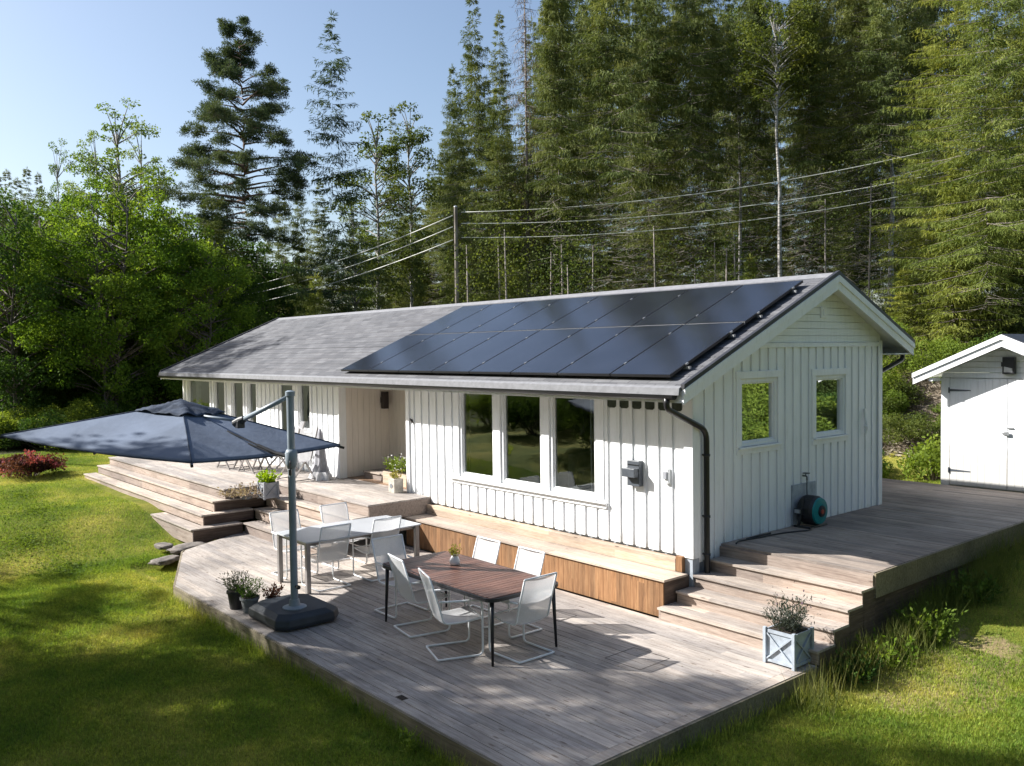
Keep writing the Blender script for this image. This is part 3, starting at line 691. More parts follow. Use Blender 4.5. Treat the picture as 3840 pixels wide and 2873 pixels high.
# ---- upper terrace on the left
tl=empty('terrace_deck',(0,0,0),0,'raised weathered wooden terrace in front of the left wing with folding chairs','deck')
mb=MB()
boards_x(mb,-2.41,-1.30,lambda y:(-16.9,-9.42),.79,seed=8); boards_x(mb,-1.32,.0,lambda y:(-16.9,-5.88 if y<-.03 else -6.57),.79,seed=9); boards_x(mb,0.0,1.17,lambda y:(-9.1,-6.60),.79,seed=10)
mb.build('deck_board',M['deck'],tl)
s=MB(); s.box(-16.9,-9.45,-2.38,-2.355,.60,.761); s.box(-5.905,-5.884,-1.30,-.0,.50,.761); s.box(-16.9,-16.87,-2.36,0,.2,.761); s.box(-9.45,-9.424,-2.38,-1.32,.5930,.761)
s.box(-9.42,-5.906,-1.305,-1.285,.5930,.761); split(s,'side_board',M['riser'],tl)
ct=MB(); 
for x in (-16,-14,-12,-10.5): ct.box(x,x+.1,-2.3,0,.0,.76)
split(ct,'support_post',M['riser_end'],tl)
# ---- side deck
td=empty('side_deck',(0,0,0),0,'raised brown wooden deck along the gable wall and in front of the shed','deck')
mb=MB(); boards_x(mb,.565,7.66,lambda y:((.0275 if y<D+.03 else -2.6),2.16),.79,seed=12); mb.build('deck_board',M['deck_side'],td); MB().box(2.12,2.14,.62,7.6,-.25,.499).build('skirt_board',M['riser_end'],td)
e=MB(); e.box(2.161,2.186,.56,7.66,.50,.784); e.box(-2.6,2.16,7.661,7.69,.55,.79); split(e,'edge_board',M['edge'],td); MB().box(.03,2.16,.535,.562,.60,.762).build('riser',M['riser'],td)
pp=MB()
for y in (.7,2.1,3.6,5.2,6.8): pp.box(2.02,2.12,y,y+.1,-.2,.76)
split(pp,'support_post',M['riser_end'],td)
# ---- staircases
def stairs(name,label,tiers,depth,root=None,endmat='riser_end',down=0):
    """tiers: list of (x0,x1,yfront,ztop,zbottom)"""
    rt_=empty(name,(0,0,0),0,label,'stairs','flights of wooden steps on the decks')
    for (x0,x1,yf,zt,zb,yb) in tiers:
        t=MB(); w=(yb-yf); n=max(1,round(w/.145))
        for k in range(n):
            a=yf+w*k/n; t.box(x0,x1-.12 if k<9 else x1,a+.002,a+w/n-.003,zt-.028,zt)
        t.box(x1-.118,x1,yf+.001,yb-.002,zt-.028,zt+.001)
        t.build('tread',M['deck_step'],rt_,bevel=.002)
        r=MB(); r.box(x0,x1-.006,yf+.032,yf+.052,zb,zt-.029); r.build('riser',M['riser'],rt_)
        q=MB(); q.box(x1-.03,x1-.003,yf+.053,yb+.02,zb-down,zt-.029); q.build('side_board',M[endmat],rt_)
    return rt_
h=.158
ST=[(-.04,2.17,-.668,h,0,-.30),(.0,2.17,-.353,2*h,h,.0),(.03,2.17,-.042,3*h,2*h,.3),(.055,2.17,.259,4*h,3*h,.56)]
stairs('wooden_staircase','right-hand flight of wooden steps between house corner and grey planter',ST,.31,down=.55)
h=.1975
lsx=(-9.33,-9.12,-8.88)
stairs('wooden_staircase','long wooden steps running down from the left terrace to the lawn',[(-17.0,lsx[0],-2.67,3*h,2*h,-2.36),(-17.1,lsx[1],-2.97,2*h,h,-2.66),(-11.1,lsx[2],-3.26,h,-.1,-2.96)],.3)
lw=bpy.data.objects['wooden_staircase.001']
# the long steps turn the corner: returns that run back to the porch steps
for k,(xa,xb,yf,yb,zt,zb) in enumerate(((-9.42,lsx[0],-2.358,-1.62,3*h,2*h),(-9.36,lsx[1],-2.658,-1.945,2*h,h),(-9.2,lsx[2],-2.958,-2.27,h,-.05))):
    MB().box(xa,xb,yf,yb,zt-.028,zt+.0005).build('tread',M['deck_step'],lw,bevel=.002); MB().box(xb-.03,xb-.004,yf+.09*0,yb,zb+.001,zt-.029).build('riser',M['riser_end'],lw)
stairs('wooden_staircase','wooden steps behind the pale grey table leading up to the porch',[(lsx[0]+.001,-5.89,-1.615,3*h,2*h,-1.31),(lsx[1]+.001,-5.89,-1.94,2*h,h,-1.6),(lsx[2]+.001,-5.89,-2.265,h,0,-1.93)],.3)
stairs('wooden_staircase','single wooden doorstep in the porch recess',[(-8.80,-7.95,.32,.95,.79,1.16)],.3)
# ---- built-in bench
bn=empty('wooden_bench',(-3,-.3,0),0,'long low wooden bench with orange-brown plank front under the big windows','bench')
def loc(mb): return mb.xf(Matrix.Translation((3,.3,0)))
mb=MB()
for k in range(4): a=-.575+k*.117; mb.box(-6.4+.0,-.035 if k<9 else 0,a,a+.113,.462,.49)
mb.box(-.034,.0,-.575,-.107,.462,.491)
loc(mb).build('seat',M['bench'],bn,bevel=.002)
mb=MB(); x=-5.88
while x<-.05: mb.box(x,min(x+.094,-.04),-.548,-.528,.0,.461); x+=.098
loc(mb).build('front_panel',M['cedar'],bn)
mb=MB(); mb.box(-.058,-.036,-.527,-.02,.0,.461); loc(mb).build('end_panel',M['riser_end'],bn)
mb=MB(); mb.box(-6.4,-.205,-.106,.02,.49,.655); loc(mb).build('wall_board',M['newwood'],bn)
mb=MB(); mb.box(-.204,-.10,-.10,-.036,.491,.69); loc(mb).build('end_block',M['cedar'],bn)
# ------------------------------------------------------------------ parasol
Fp,Lp,Rp,Bp=[np.array(p,float) for p in ((-2.70,-5.49,2.20),(-5.41,-6.88,2.42),(-4.08,-2.84,2.08),(-6.79,-4.23,2.30))]
PB=np.array((-3.06,-4.10,0.0))
par=empty('cantilever_parasol',tuple(PB),0,'big square blue-grey parasol on a grey side pole with heavy dark base','parasol')
C0=(Fp+Lp+Rp+Bp)/4; U=(Fp-Lp)/2; W_=(Rp-Fp)/2
def canP(s,t,lift=0):
    m=max(abs(s),abs(t)); rise=.50*(1-m)
    # sag between the ribs
    mn=min(abs(s),abs(t)); q=(mn/m) if m>1e-6 else 1
    sag=.062*m*math.sin(math.pi*(1-q)*.5)*(1 if m<.99 else 1)*(1-.3*m)
    k=1-.03*(1-q)*m
    P=C0+U*s*k+W_*t*k; return (P[0]-PB[0],P[1]-PB[1],P[2]+rise-sag+lift)
def cgrid(n,s0,lift=0,rump=0,seed=1):
    rr=random.Random(seed); mb=MB(); vs=[]
    for i in range(n+1):
        for j in range(n+1):
            s=s0*(2*i/n-1); t=s0*(2*j/n-1); x,y,z=canP(s,t,lift)
            if rump:
                ang=math.atan2(t,s); rad=max(abs(s),abs(t))/s0
                z+=rump*rad*(.6*math.sin(ang*9+1)+.5*math.sin(ang*14+rad*5))*(1 if rad<.98 else .8)+rr.uniform(-1,1)*rump*.35
                z+=.02*(1-rad)
            vs.append((x,y,z))
    fs=[(i*(n+1)+j,(i+1)*(n+1)+j,(i+1)*(n+1)+j+1,i*(n+1)+j+1) for i in range(n) for j in range(n)]
    return mb.add(vs,fs)
def radial(n,k):
    mb=MB(); cs=[(-1,-1),(1,-1),(1,1),(-1,1)]
    for q in range(4):
        a=cs[q]; b=cs[(q+1)%4]; vs=[]
        for i in range(n+1):
            m=i/n
            for j in range(k+1):
                u=j/k; vs.append(canP(m*(a[0]+(b[0]-a[0])*u),m*(a[1]+(b[1]-a[1])*u)))
        mb.add(vs,[(i*(k+1)+j,(i+1)*(k+1)+j,(i+1)*(k+1)+j+1,i*(k+1)+j+1) for i in range(n) for j in range(k)])
    return mb
can=radial(22,22).build('canopy',M['canvas'],par,smooth=True)
bm_=bmesh.new(); bm_.from_mesh(can.data); bmesh.ops.remove_doubles(bm_,verts=bm_.verts,dist=.0005); bmesh.ops.recalc_face_normals(bm_,faces=bm_.faces); bm_.to_mesh(can.data); bm_.free(); can.data.set_sharp_from_angle(angle=R(7))
sd=can.modifiers.new('thickness','SOLIDIFY'); sd.thickness=.004; sd.offset=-1
hm=MB()
for a,b in (((-1,-1),(1,-1)),((1,-1),(1,1)),((1,1),(-1,1)),((-1,1),(-1,-1))):
    pr=[]
    for k in range(17):
        s=a[0]+(b[0]-a[0])*k/16; t=a[1]+(b[1]-a[1])*k/16; p=Vector(canP(s,t)); p.z-=.012; pr.append(p)
    hm.tube(pr,.010,6)
hm.build('hem',M['canvas2'],can)
v=cgrid(22,.27,.035,.024).build('vent_cap',M['canvas2'],can,smooth=True)
sd=v.modifiers.new('thickness','SOLIDIFY'); sd.thickness=.004
def L2(p,z=None): return (p[0]-PB[0],p[1]-PB[1],p[2] if z is None else z)
sm=MB()
for (s0,t0) in ((1,-1),(-1,-1),(1,1),(-1,1)):
    pr=[Vector(canP(s0*k/12,t0*k/12))+Vector((0,0,.004)) for k in range(2,13)]; sm.tube(pr,.007,5)
sm.build('seam',M['canvas2'],can)
hub=(C0[0]-PB[0],C0[1]-PB[1],C0[2]+.40)
MB().lathe([(.05,-.10),(.08,-.06),(.08,.02),(.04,.06)],hub,14).build('hub',M['black'],par,smooth=True)
for s,t in ((1,-1),(-1,-1),(1,1),(-1,1),(1,0),(-1,0),(0,1),(0,-1)):
    p=Vector(canP(s*1.005,t*1.005)); p.z-=.028; q=Vector(canP(s*.05,t*.05)); q.z-=.035
    r=MB(); r.bar(q,p,.018,.026)
    if s*t: r.bar(p-(p-q).normalized()*.05,p+(p-q).normalized()*.05,.03,.034)
    r.build('rib',M['black'],par)
mb=MB(); mb.tube([(0,0,.19),(0,0,2.90)],.047,20); mb.build('pole',M['greymetal'],par,smooth=False)
MB().lathe([(.047,2.865),(.06,2.87),(.06,2.925),(.03,2.94)],(0,0,0),16).build('pole_cap',M['greymetal'],par)
J=Vector((-3.81+3.06,-4.443+4.10,2.535)); top=Vector((0,0,2.87)); dj=(J-top).normalized()
ar=MB(); ar.tube([top,J],.030,14); ar.tube([J,Vector(hub)+Vector((0,0,-.03))],.02,10); ar.build('arm',M['greymetal'],par,smooth=True)
jt=MB(); jt.tube([J-dj*.09,J-dj*.02,J+dj*.10],[.042,.055,.05],14); jt.box(J.x-.045,J.x+.05,J.y-.05,J.y+.05,J.z-.09,J.z+.01); jt.build('joint',M['blackp'],par,bevel=.01)
ck=MB(); ck.tube([(0,0,1.96),(0,0,2.02),(0,0,2.16),(0,0,2.20)],[.052,.075,.078,.056],18); ck.build('crank_housing',M['greymetal'],par,smooth=True)
hd=MB(); hd.tube(smooth_path([(.05,-.04,2.06),(.11,-.07,2.06),(.12,-.08,1.96)],.03),.012,8); hd.lathe([(.02,-.07),(.022,0),(.014,.01)],(.12,-.08,1.96),10); hd.build('crank_handle',M['black'],par)
stt=MB(); stt.tube([(0,0,2.10),(-.22,-.10,2.14),(-.50,-.22,2.235)],[.03,.026,.02],10); stt.tube([(-.50,-.22,2.235),(-.95,-.43,2.40)],.012,8); stt.tube([(-.26,-.12,2.13),(-.62,-.29,2.25)],.012,8); stt.build('support_strut',M['black'],par)
# crossed base weight
bs=MB(); bx,by=-.16,.06
def octo(hx,hy,c,z): return [(bx-hx+c,by-hy,z),(bx+hx-c,by-hy,z),(bx+hx,by-hy+c,z),(bx+hx,by+hy-c,z),(bx+hx-c,by+hy,z),(bx-hx+c,by+hy,z),(bx-hx,by+hy-c,z),(bx-hx,by-hy+c,z)]
rings=[octo(.50,.42,.12,.02),octo(.52,.44,.13,.07),octo(.51,.43,.13,.145),octo(.43,.35,.13,.195)]
vs=[v for r_ in rings for v in r_]; fs=[(i*8+j,i*8+(j+1)%8,(i+1)*8+(j+1)%8,(i+1)*8+j) for i in range(3) for j in range(8)]+[tuple(range(8))[::-1],tuple(24+j for j in range(8))]
bs.add(vs,fs); bs.build('base',M['basem'],par,bevel=.012)
MB().lathe([(.15,.195),(.15,.205),(.075,.225),(.06,.30),(.0475,.30)],(0,0,0),24).build('mounting_plate',M['greymetal'],par,smooth=False)
MB().lathe([(.014,0),(.014,.06),(.026,.06),(.026,.09)],(0,0,0),8,'x').xf(Matrix.Translation((.04,.0,.47))).build('lock_knob',M['black'],par)
for sx in (-1,1):
    for sy in (-1,1): MB().lathe([(.03,-.012),(.03,.012)],(bx+sx*.36,by+sy*.30,.03),12,'x').build('castor',M['black'],par)

# ------------------------------------------------------------------ chairs
def make_chair(seatm='sling',framem='whitemetal'):
    c=empty('sling_chair')
    for s in (-1,1):
        x=.255*s; f=MB()
        f.tube(smooth_path([(x,-.27,.014),(x,.25,.014),(x,.25,.63),(x,-.24,.655)],.06,5),.012,8); f.build('side_frame',M[framem],c,smooth=True)
    f=MB(); f.tube(smooth_path([(-.255,-.20,.014),(-.255,-.27,.014),(.255,-.27,.014),(.255,-.20,.014)],.04),.0118,8); f.build('floor_bar',M[framem],c,smooth=True)
    MB().tube([(-.255,.245,.425),(.255,.245,.425)],.010,8).build('seat_bar',M[framem],c,smooth=True)
    f=MB()
    pts=lambda x:[(x,.25,.425),(x,.0,.395),(x,-.19,.40),(x,-.25,.62),(x,-.345,.925)]
    for s in (-1,1): f.tube(smooth_path(pts(.235*s),.05,4),.011,8)
    f.tube(smooth_path([(-.235,-.340,.91),(-.235,-.347,.930),(.235,-.347,.930),(.235,-.340,.91)],.012),.011,8); f.build('back_frame',M[framem],c,smooth=True)
    def sheet(pp,sagd,name,off):
        mb=MB(); vs=[]; n=8
        P=smooth_path(pp,.05,3); 
        for k,p in enumerate(P):
            for j in range(n+1):
                u=j/n*2-1; vs.append((u*.228,p.y+off[0]*(1-u*u)*sagd,p.z+off[1]*(1-u*u)*sagd+.004))
        fs=[(k*(n+1)+j,k*(n+1)+j+1,(k+1)*(n+1)+j+1,(k+1)*(n+1)+j) for k in range(len(P)-1) for j in range(n)]
        mb.add(vs,fs).build(name,M[seatm],c,smooth=True)
    sheet([Vector((0,.245,.43)),Vector((0,.0,.400)),Vector((0,-.185,.402))],.03,'seat',(0,-1))
    sheet([Vector((0,-.195,.41)),Vector((0,-.25,.62)),Vector((0,-.342,.922))],.03,'backrest',(-1,0))
    return c
proto=make_chair()
CH=[(-1.74,-3.06,-10,'white sling armchair on the near side of the brown table, beside its near left leg'),
 (-.815,-3.25,-20,'white sling armchair turned slightly, near side of the brown table, closest to the camera'),
 (-.28,-2.72,90,'white sling armchair at the right-hand end of the brown table'),
 (-.97,-2.28,180,'white sling armchair behind the brown table, farther from the vase, by the bench'),
 (-1.82,-2.28,180,'white sling armchair behind the brown table, directly behind the vase, by the bench'),
 (-2.52,-2.84,-90,'white sling armchair at the far left end of the brown table'),
 (-4.38,-2.95,90,'white sling armchair tucked under the shaded end of the pale grey table'),
 (-4.36,-2.10,90,'white sling armchair tucked under the sunny end of the pale grey table, patio side'),
 (-5.32,-2.10,-90,'white sling armchair behind the grey table in front of the steps, right one of two'),
 (-5.30,-2.98,-90,'white sling armchair behind the grey table and the parasol pole')]
for i,(x,y,a,l) in enumerate(CH):
    o=proto if i==0 else copy_tree(proto); o.location=(x,y,.002); o.rotation_euler=(0,0,R(a)); tag(o,l,'armchair','white sling armchairs around the patio tables')
# ------------------------------------------------------------------ tables
bt=empty('dining_table',(-1.23,-2.76,.002),0,'brown slatted dining table with slim black tapered legs','table')
hx,hy=1.12,.53
def rounded(hx,hy,r,n=5,bow=0):
    o=[]
    for (sx,sy,a0) in ((1,-1,-90),(1,1,0),(-1,1,90),(-1,-1,180)):
        for k in range(n+1):
            a=R(a0+90*k/n); o.append((sx*(hx-r)+r*math.cos(a),sy*(hy-r)+r*math.sin(a)))
    return [(x,y+ (bow*(1-(x/hx)**2)*(1 if y>0 else -1))) for x,y in o]
tp=MB(); x=-hx+.03
while x<hx-.03:
    xb=min(x+.069,hx-.03); xm=(x+xb)/2; e=max(0,abs(xm)-(hx-.12))/.12; hh=hy-.03-.08*e*e
    tp.box(x,xb,-hh,hh,.722,.745); x+=.075
tp.build('tabletop',M['redwood'],bt,bevel=.002)
fr=MB(); out=rounded(hx,hy,.12,6); inn=rounded(hx-.028,hy-.028,.10,6); n=len(out)
vs=[(x,y,z) for z in (.700,.738) for x,y in out]+[(x,y,z) for z in (.700,.738) for x,y in inn]
fs=[]
for j in range(n):
    k=(j+1)%n; fs += [(j,k,n+k,n+j),(2*n+k,2*n+j,3*n+j,3*n+k),(n+j,n+k,3*n+k,3*n+j),(k,j,2*n+j,2*n+k)]
fr.add(vs,fs); 
for x in (-.5,0,.5): fr.box(x-.02,x+.02,-hy+.03,hy-.03,.69,.720)
fr.build('frame',M['blackp'],bt)
for sx in (-1,1):
    for sy in (-1,1):
        MB().tube([(sx*(hx-.05),sy*(hy-.06),0),(sx*(hx-.075),sy*(hy-.08),.70)],[.014,.026],12).build('leg',M['black'],bt,smooth=True)
gt=empty('dining_table',(-4.60,-2.42,.002),R(90),'pale grey dining table with square legs, half under the parasol shade','table')
hx,hy=.98,.50
def bowed(hx,hy,bow,z0,z1,mb,n=14):
    P=[]
    for k in range(n+1): x=-hx+2*hx*k/n; P.append((x,-hy-bow*(1-(x/hx)**2)))
    for k in range(n+1): x=hx-2*hx*k/n; P.append((x,hy+bow*(1-(x/hx)**2)))
    mb.prism([(x,y,z0) for x,y in P],(0,0,z1-z0))
mb=MB(); bowed(hx,hy,.05,.722,.742,mb); mb.build('tabletop',M['tabletop'],gt,bevel=.003)
mb=MB(); 
for y in (-.40,.40): mb.box(-.9,.9,y-.018,y+.018,.665,.7215)
for x in (-.9,.9): mb.box(x-.018,x+.018,-.382,.382,.665,.7215)
mb.build('apron',M['greytable'],gt)
for sx in (-1,1):
    for sy in (-1,1): MB().box(sx*.925-.032,sx*.925+.032,sy*.44-.032,sy*.44+.032,0,.721).build('leg',M['greytable'],gt,bevel=.004)

# ------------------------------------------------------------------ plants
def tuft(n,r,h,spread,size=.04,asp=.35,seed=0,leafn=10,up=.9):
    """stems with leaves along them; returns V,Q"""
    g=np.random.default_rng(seed); P=[];D=[]
    for _ in range(n):
        a=g.uniform(0,6.283); rr=r*math.sqrt(g.uniform(0,1)); b=np.array([rr*math.cos(a),rr*math.sin(a),0]); l=h*g.uniform(.6,1.1)
        d=np.array([math.cos(a)*spread*g.uniform(.2,1)*rr/r,math.sin(a)*spread*g.uniform(.2,1)*rr/r,up]); d/=np.linalg.norm(d)
        for k in range(leafn):
            t=(k+g.uniform(0,1))/leafn; P.append(b+d*l*t+g.normal(0,.008,3)); D.append(d+g.normal(0,.7,3))
    P=np.array(P); D=np.array(D); D/=np.linalg.norm(D,axis=1)[:,None]; m=len(P); s=size*g.uniform(.6,1.3,m)
    c=np.cross(D,g.normal(size=(m,3))); c/=np.linalg.norm(c,axis=1)[:,None]+1e-9
    V=np.stack([P,P+D*(s*.5)[:,None]+c*(s*asp*.5)[:,None],P+D*s[:,None],P+D*(s*.5)[:,None]-c*(s*asp*.5)[:,None]],1).reshape(-1,3)
    return V,np.arange(4*m).reshape(m,4)
def potplant(name,loc,label,cat,pot,foliage_parts,group=None,rz=0):
    e=empty(name,loc,rz,label,cat,group)
    pot(e)
    for (nm,V,Q,mat,z) in foliage_parts:
        V=V.copy(); V[:,2]+=z; npmesh(nm,V,Q,M[mat],e)
    return e
def roundpot(r0,r1,h,mat):
    def f(e):
        MB().lathe([(r0,0),(r1,h),(r1+.008,h),(r1+.008,h-.03)],(0,0,0),22).build('pot',M[mat],e,smooth=False)
        MB().lathe([(r1-.012,h-.02),(r1-.012,h+.003)],(0,0,0),18).build('soil',M['soil'],e)
    return f
def crossplanter(w,h,mat='planter'):
    def f(e):
        a=w/2; mb=MB(); mb.box(-a+.012,a-.012,-a+.012,a-.012,.02,h-.01); p=mb.build('planter_box',M[mat],e)
        for sx in (-1,1):
            for sy in (-1,1): MB().box(sx*a-.018,sx*a+.018,sy*a-.018,sy*a+.018,0,h+.02).build('corner_post',M[mat],e,bevel=.003)
        b=MB()
        for s in (-1,1):
            b.box(-a+.019,a-.019,s*(a-.006)-.008,s*(a-.006)+.008,h-.035,h); b.box(s*(a-.006)-.008,s*(a-.006)+.008,-a+.019,a-.019,h-.035,h)
            b.box(-a+.019,a-.019,s*(a-.006)-.008,s*(a-.006)+.008,.02,.05); b.box(s*(a-.006)-.008,s*(a-.006)+.008,-a+.019,a-.019,.02,.05)
            for k in (-1,1):
                b.bar((k*(a-.02),s*(a-.002-.001*k),.05),(-k*(a-.02),s*(a-.002-.001*k),h-.035),.014,.022,(0,s,0)); b.bar((s*(a-.002-.001*k),k*(a-.02),.05),(s*(a-.002-.001*k),-k*(a-.02),h-.035),.014,.022,(s,0,0))
        b.build('cross_slats',M[mat],e)
        MB().box(-a+.03,a-.03,-a+.03,a-.03,h-.011,h+.005).build('soil',M['soil'],e)
    return f
V1,Q1=tuft(170,.13,.33,1.0,.045,.22,1,12); V2,Q2=tuft(60,.14,.46,1.3,.03,.5,2,3); 
# flowers only near stem tips
k=V2.reshape(-1,4,3)[:,0,2]>.26; V2=V2.reshape(-1,4,3)[k].reshape(-1,3); Q2=np.arange(len(V2)).reshape(-1,4)
potplant('potted_lavender',(1.90,-.79,.002),'lavender in a square grey-painted planter with crossed slats at the foot of the right steps','planter',crossplanter(.35,.37),[('foliage',V1,Q1,'lavender',.36),('flower',V2,Q2,'purple',.38)])
Vp,Qp=tuft(90,.09,.26,.9,.045,.25,3,9)
potplant('potted_heather',(-4.17,-4.40,.002),'bushy dark plant in a tall black pot left of the parasol base','potted plant',roundpot(.08,.115,.24,'blackp'),[('foliage',Vp,Qp,'lavender',.23)],'pots beside the parasol base')
potplant('potted_heather',(-3.89,-4.33,.002),'bushy green plant in a grey round pot beside the parasol base, middle of three','potted plant',roundpot(.085,.12,.20,'greypot'),[('foliage',Vp*np.array([1,1,.95]),Qp,'leaf_dark',.19)],'pots beside the parasol base')
Vr,Qr=tuft(40,.07,.16,.9,.04,.5,4,7)
potplant('potted_plant',(-3.80,-4.06,.002),'small reddish plant in a pale pot hard against the parasol base','potted plant',roundpot(.06,.08,.16,'palepot'),[('foliage',Vr,Qr,'redleaf',.15)],'pots beside the parasol base')
Vh,Qh=tuft(26,.03,.15,1.2,.035,.4,5,7)
va=empty('herb_vase',(-1.62,-2.64,.748),0,'small pale vase with herbs on the brown table','vase')
MB().lathe([(.035,0),(.062,.012),(.066,.05),(.045,.10),(.034,.12),(.036,.125)],(0,0,0),20).build('vase_body',M['palepot'],va,smooth=True)
Vh[:,2]+=.10; npmesh('herbs',Vh,Qh,M['herb'],va)
# upper terrace planter (crossed slats) with lime plant, and silver plants spilling over the notch
Vl,Ql=tuft(70,.12,.30,1.1,.07,.7,6,7)
potplant('potted_coleus',(-8.93,-1.72,.79-.1975),'lime-green plant in a pale crossed-slat planter at the top of the steps','planter',crossplanter(.28,.32,'planter_pale'),[('foliage',Vl*.75,Ql,'lime',.30)],rz=0)
Vs,Qs=tuft(150,.30,.22,1.6,.05,.5,7,6,.5)
sp=empty('silver_shrub',(-9.20,-2.05,.5925),0,'silvery grey-leaved plant in a low bowl beside the crossed-slat planter','potted plant')
MB().lathe([(.10,0),(.16,.10),(.17,.11)],(0,0,0),20).build('bowl',M['greypot'],sp)
Vq=Vs.copy()*np.array([1,1.2,1]); Vq[:,2]+=.08; npmesh('foliage',Vq,Qs,M['silver'],sp)
# porch planters
pb=empty('wooden_planter',(-7.45,.42,.79),0,'low wooden planter box with green and white flowers beside the doorstep','planter')
MB().box(-.42,.42,-.2,.2,0,.25).build('planter_box',M['newwood'],pb,bevel=.004); MB().box(-.39,.39,-.17,.17,.251,.256).build('soil',M['soil'],pb)
Va,Qa=tuft(90,.19,.30,.9,.05,.6,8,7); Va=Va*np.array([1.9,.9,1]); Va[:,2]+=.25; npmesh('foliage',Va,Qa,M['shrubleaf'],pb)
Vb,Qb=tuft(40,.19,.34,.9,.025,1,9,2); Vb=Vb*np.array([1.9,.9,1]); Vb[:,2]+=.27; npmesh('flower',Vb,Qb,M['cloth'],pb)
pb=empty('crate_planter',(-6.74,-.20,.79),0,'small pale square crate planter against the left edge of the right wing','planter')
MB().box(-.10,.10,-.10,.10,0,.26).build('planter_box',M['palecrate'],pb,bevel=.004); q=MB(); q.lathe([(.045,-.004),(.045,.004)],(0,-.103,.13),16,'y'); q.build('round_ornament',M['greypot'],pb)
Vc=Vh*np.array([1.6,1.6,1.1]); Vc[:,2]+=.14; npmesh('foliage',Vc,Qh,M['herb'],pb)

# ------------------------------------------------------------------ things on the walls
ml=empty('mailbox',(-.93,-.035,1.53),0,'anthracite two-part letterbox on the white front wall','letterbox')
mb=MB(); mb.box(-.11,.11,-.07,.0125,0,.35); mb.build('box_body',M['mailbox'],ml,bevel=.006)
mb=MB(); mb.box(-.125,.10,-.16,-.071,.13,.25); mb.build('newspaper_holder',M['mailbox'],ml,bevel=.006); MB().box(-.10,.10,-.078,-.071,.29,.30).build('slot',M['black'],ml)
be=empty('outdoor_socket',(-.385,-.023,1.62),0,'small white fitting on the front wall between letterbox and corner','socket')
mb=MB(); mb.box(-.045,.045,-.05,.0,0,.20); mb.build('housing',M['whitemetal'],be,bevel=.01); MB().box(-.03,.03,-.075,-.051,.06,.16).build('cover',M['planter_pale'],be,bevel=.006)
orn=empty('wall_ornament',(-6.42,-.025,2.12),0,'little dark bird-shaped ornament at the left edge of the right wing','ornament')
mb=MB(); mb.tube([(-.05,-.02,.05),(0,-.02,.03),(.06,-.02,-.03)],[.008,.022,.006],8); mb.tube([(0,-.02,.03),(.01,-.02,-.06)],[.01,.004],6); mb.build('bird_body',M['darkmetal'],orn)
lp=empty('wall_lamp',(-9.075,1.0,2.20),0,'tall dark up-and-down lamp on the shaded porch wall','wall lamp')
mb=MB(); mb.box(.03,.15,-.06,.06,0,.36); mb.build('lamp_body',M['darkmetal'],lp,bevel=.004); MB().box(-.022,.03,-.04,.04,.12,.24).build('bracket',M['darkmetal'],lp); MB().box(.045,.135,-.045,.045,.361,.364).box(.045,.135,-.045,.045,-.004,-.001).build('lamp_glass',M['palepot'],lp)
# hose reel on its board, tap, hose on the deck
hr=empty('hose_reel',(.03,2.50,.79),0,'black and teal garden hose reel leaning on a board against the gable wall','hose reel')
MB().box(-.005,.020,-.25,.38,.02,.60).build('backboard',M['planter'],hr,bevel=.003)
mb=MB(); mb.lathe([(.12,.05),(.20,.07),(.215,.12),(.215,.27),(.195,.31)],(0,-.02,.235),32,'x'); mb.build('drum',M['blackp'],hr,smooth=False,bevel=.006)
mb=MB(); mb.lathe([(.195,.311),(.185,.335),(.11,.345)],(0,-.02,.235),32,'x'); 
mb.build('side_disc',M['teal'],hr)
mb=MB(); mb.lathe([(.085,.346),(.075,.372),(.04,.376)],(0,-.02,.235),20,'x'); hb=mb.build('crank_hub',M['blackp'],hr); MB().lathe([(.035,.377),(.03,.385)],(0,-.045,.235),12,'x').build('crank_button',M['orange'],hb)
mb=MB(); mb.tube(smooth_path([(.10,-.24,.0),(.14,-.26,.10),(.16,-.20,.42)],.05),.02,8); mb.tube([(.05,-.26,.015),(.30,-.26,.015),(.30,.2,.015)],.016,8); mb.box(.08,.20,-.30,-.22,.20,.28); mb.build('stand_foot',M['blackp'],hr)
MB().box(.10,.18,-.33,-.301,.22,.27).build('nozzle',M['steel'],hr)
tap=empty('garden_tap',(.024,2.56,1.42),0,'small metal garden tap above the hose reel','tap')
mb=MB(); mb.tube(smooth_path([(.0,.0,.08),(.07,.0,.08),(.07,-.0,.02)],.02),.012,8); mb.box(.02,.10,-.035,.035,.115,.13); mb.tube([(.05,0,.08),(.05,0,.12)],.008,6); mb.tube(smooth_path([(.07,0,.02),(.08,-.02,-.15),(.12,-.05,-.35)],.1),.009,6); mb.build('tap_body',M['mailbox'],tap)
ho=MB(); pts=[(.36,2.28,.81),(.40,2.12,.802),(.30,1.9,.802),(.22,1.6,.802),(.20,1.25,.802),(.16,1.05,.802),(.13,.8,.802),(.2,.66,.802)]; ho.tube(smooth_path(pts,.15,5),.010,8)
pts=[(.14,1.55,.803),(.12,1.3,.803),(.13,1.0,.803)]; ho.tube(pts,.014,8); ob=ho.build('garden_hose',M['blackp'],smooth=True); tag(ob,'black garden hose lying along the foot of the gable wall','hose')
kn=MB(); kn.tube(smooth_path([(.045,4.33,2.40),(.06,4.34,2.25),(.09,4.34,2.10),(.05,4.35,1.98)],.03),.02,8); kn.lathe([(.02,-.02),(.04,0),(.02,.03)],(.07,4.34,2.12),10); ob=kn.build('wall_hook',M['trim']); tag(ob,'white hook fitting near the far corner of the gable wall','hook')

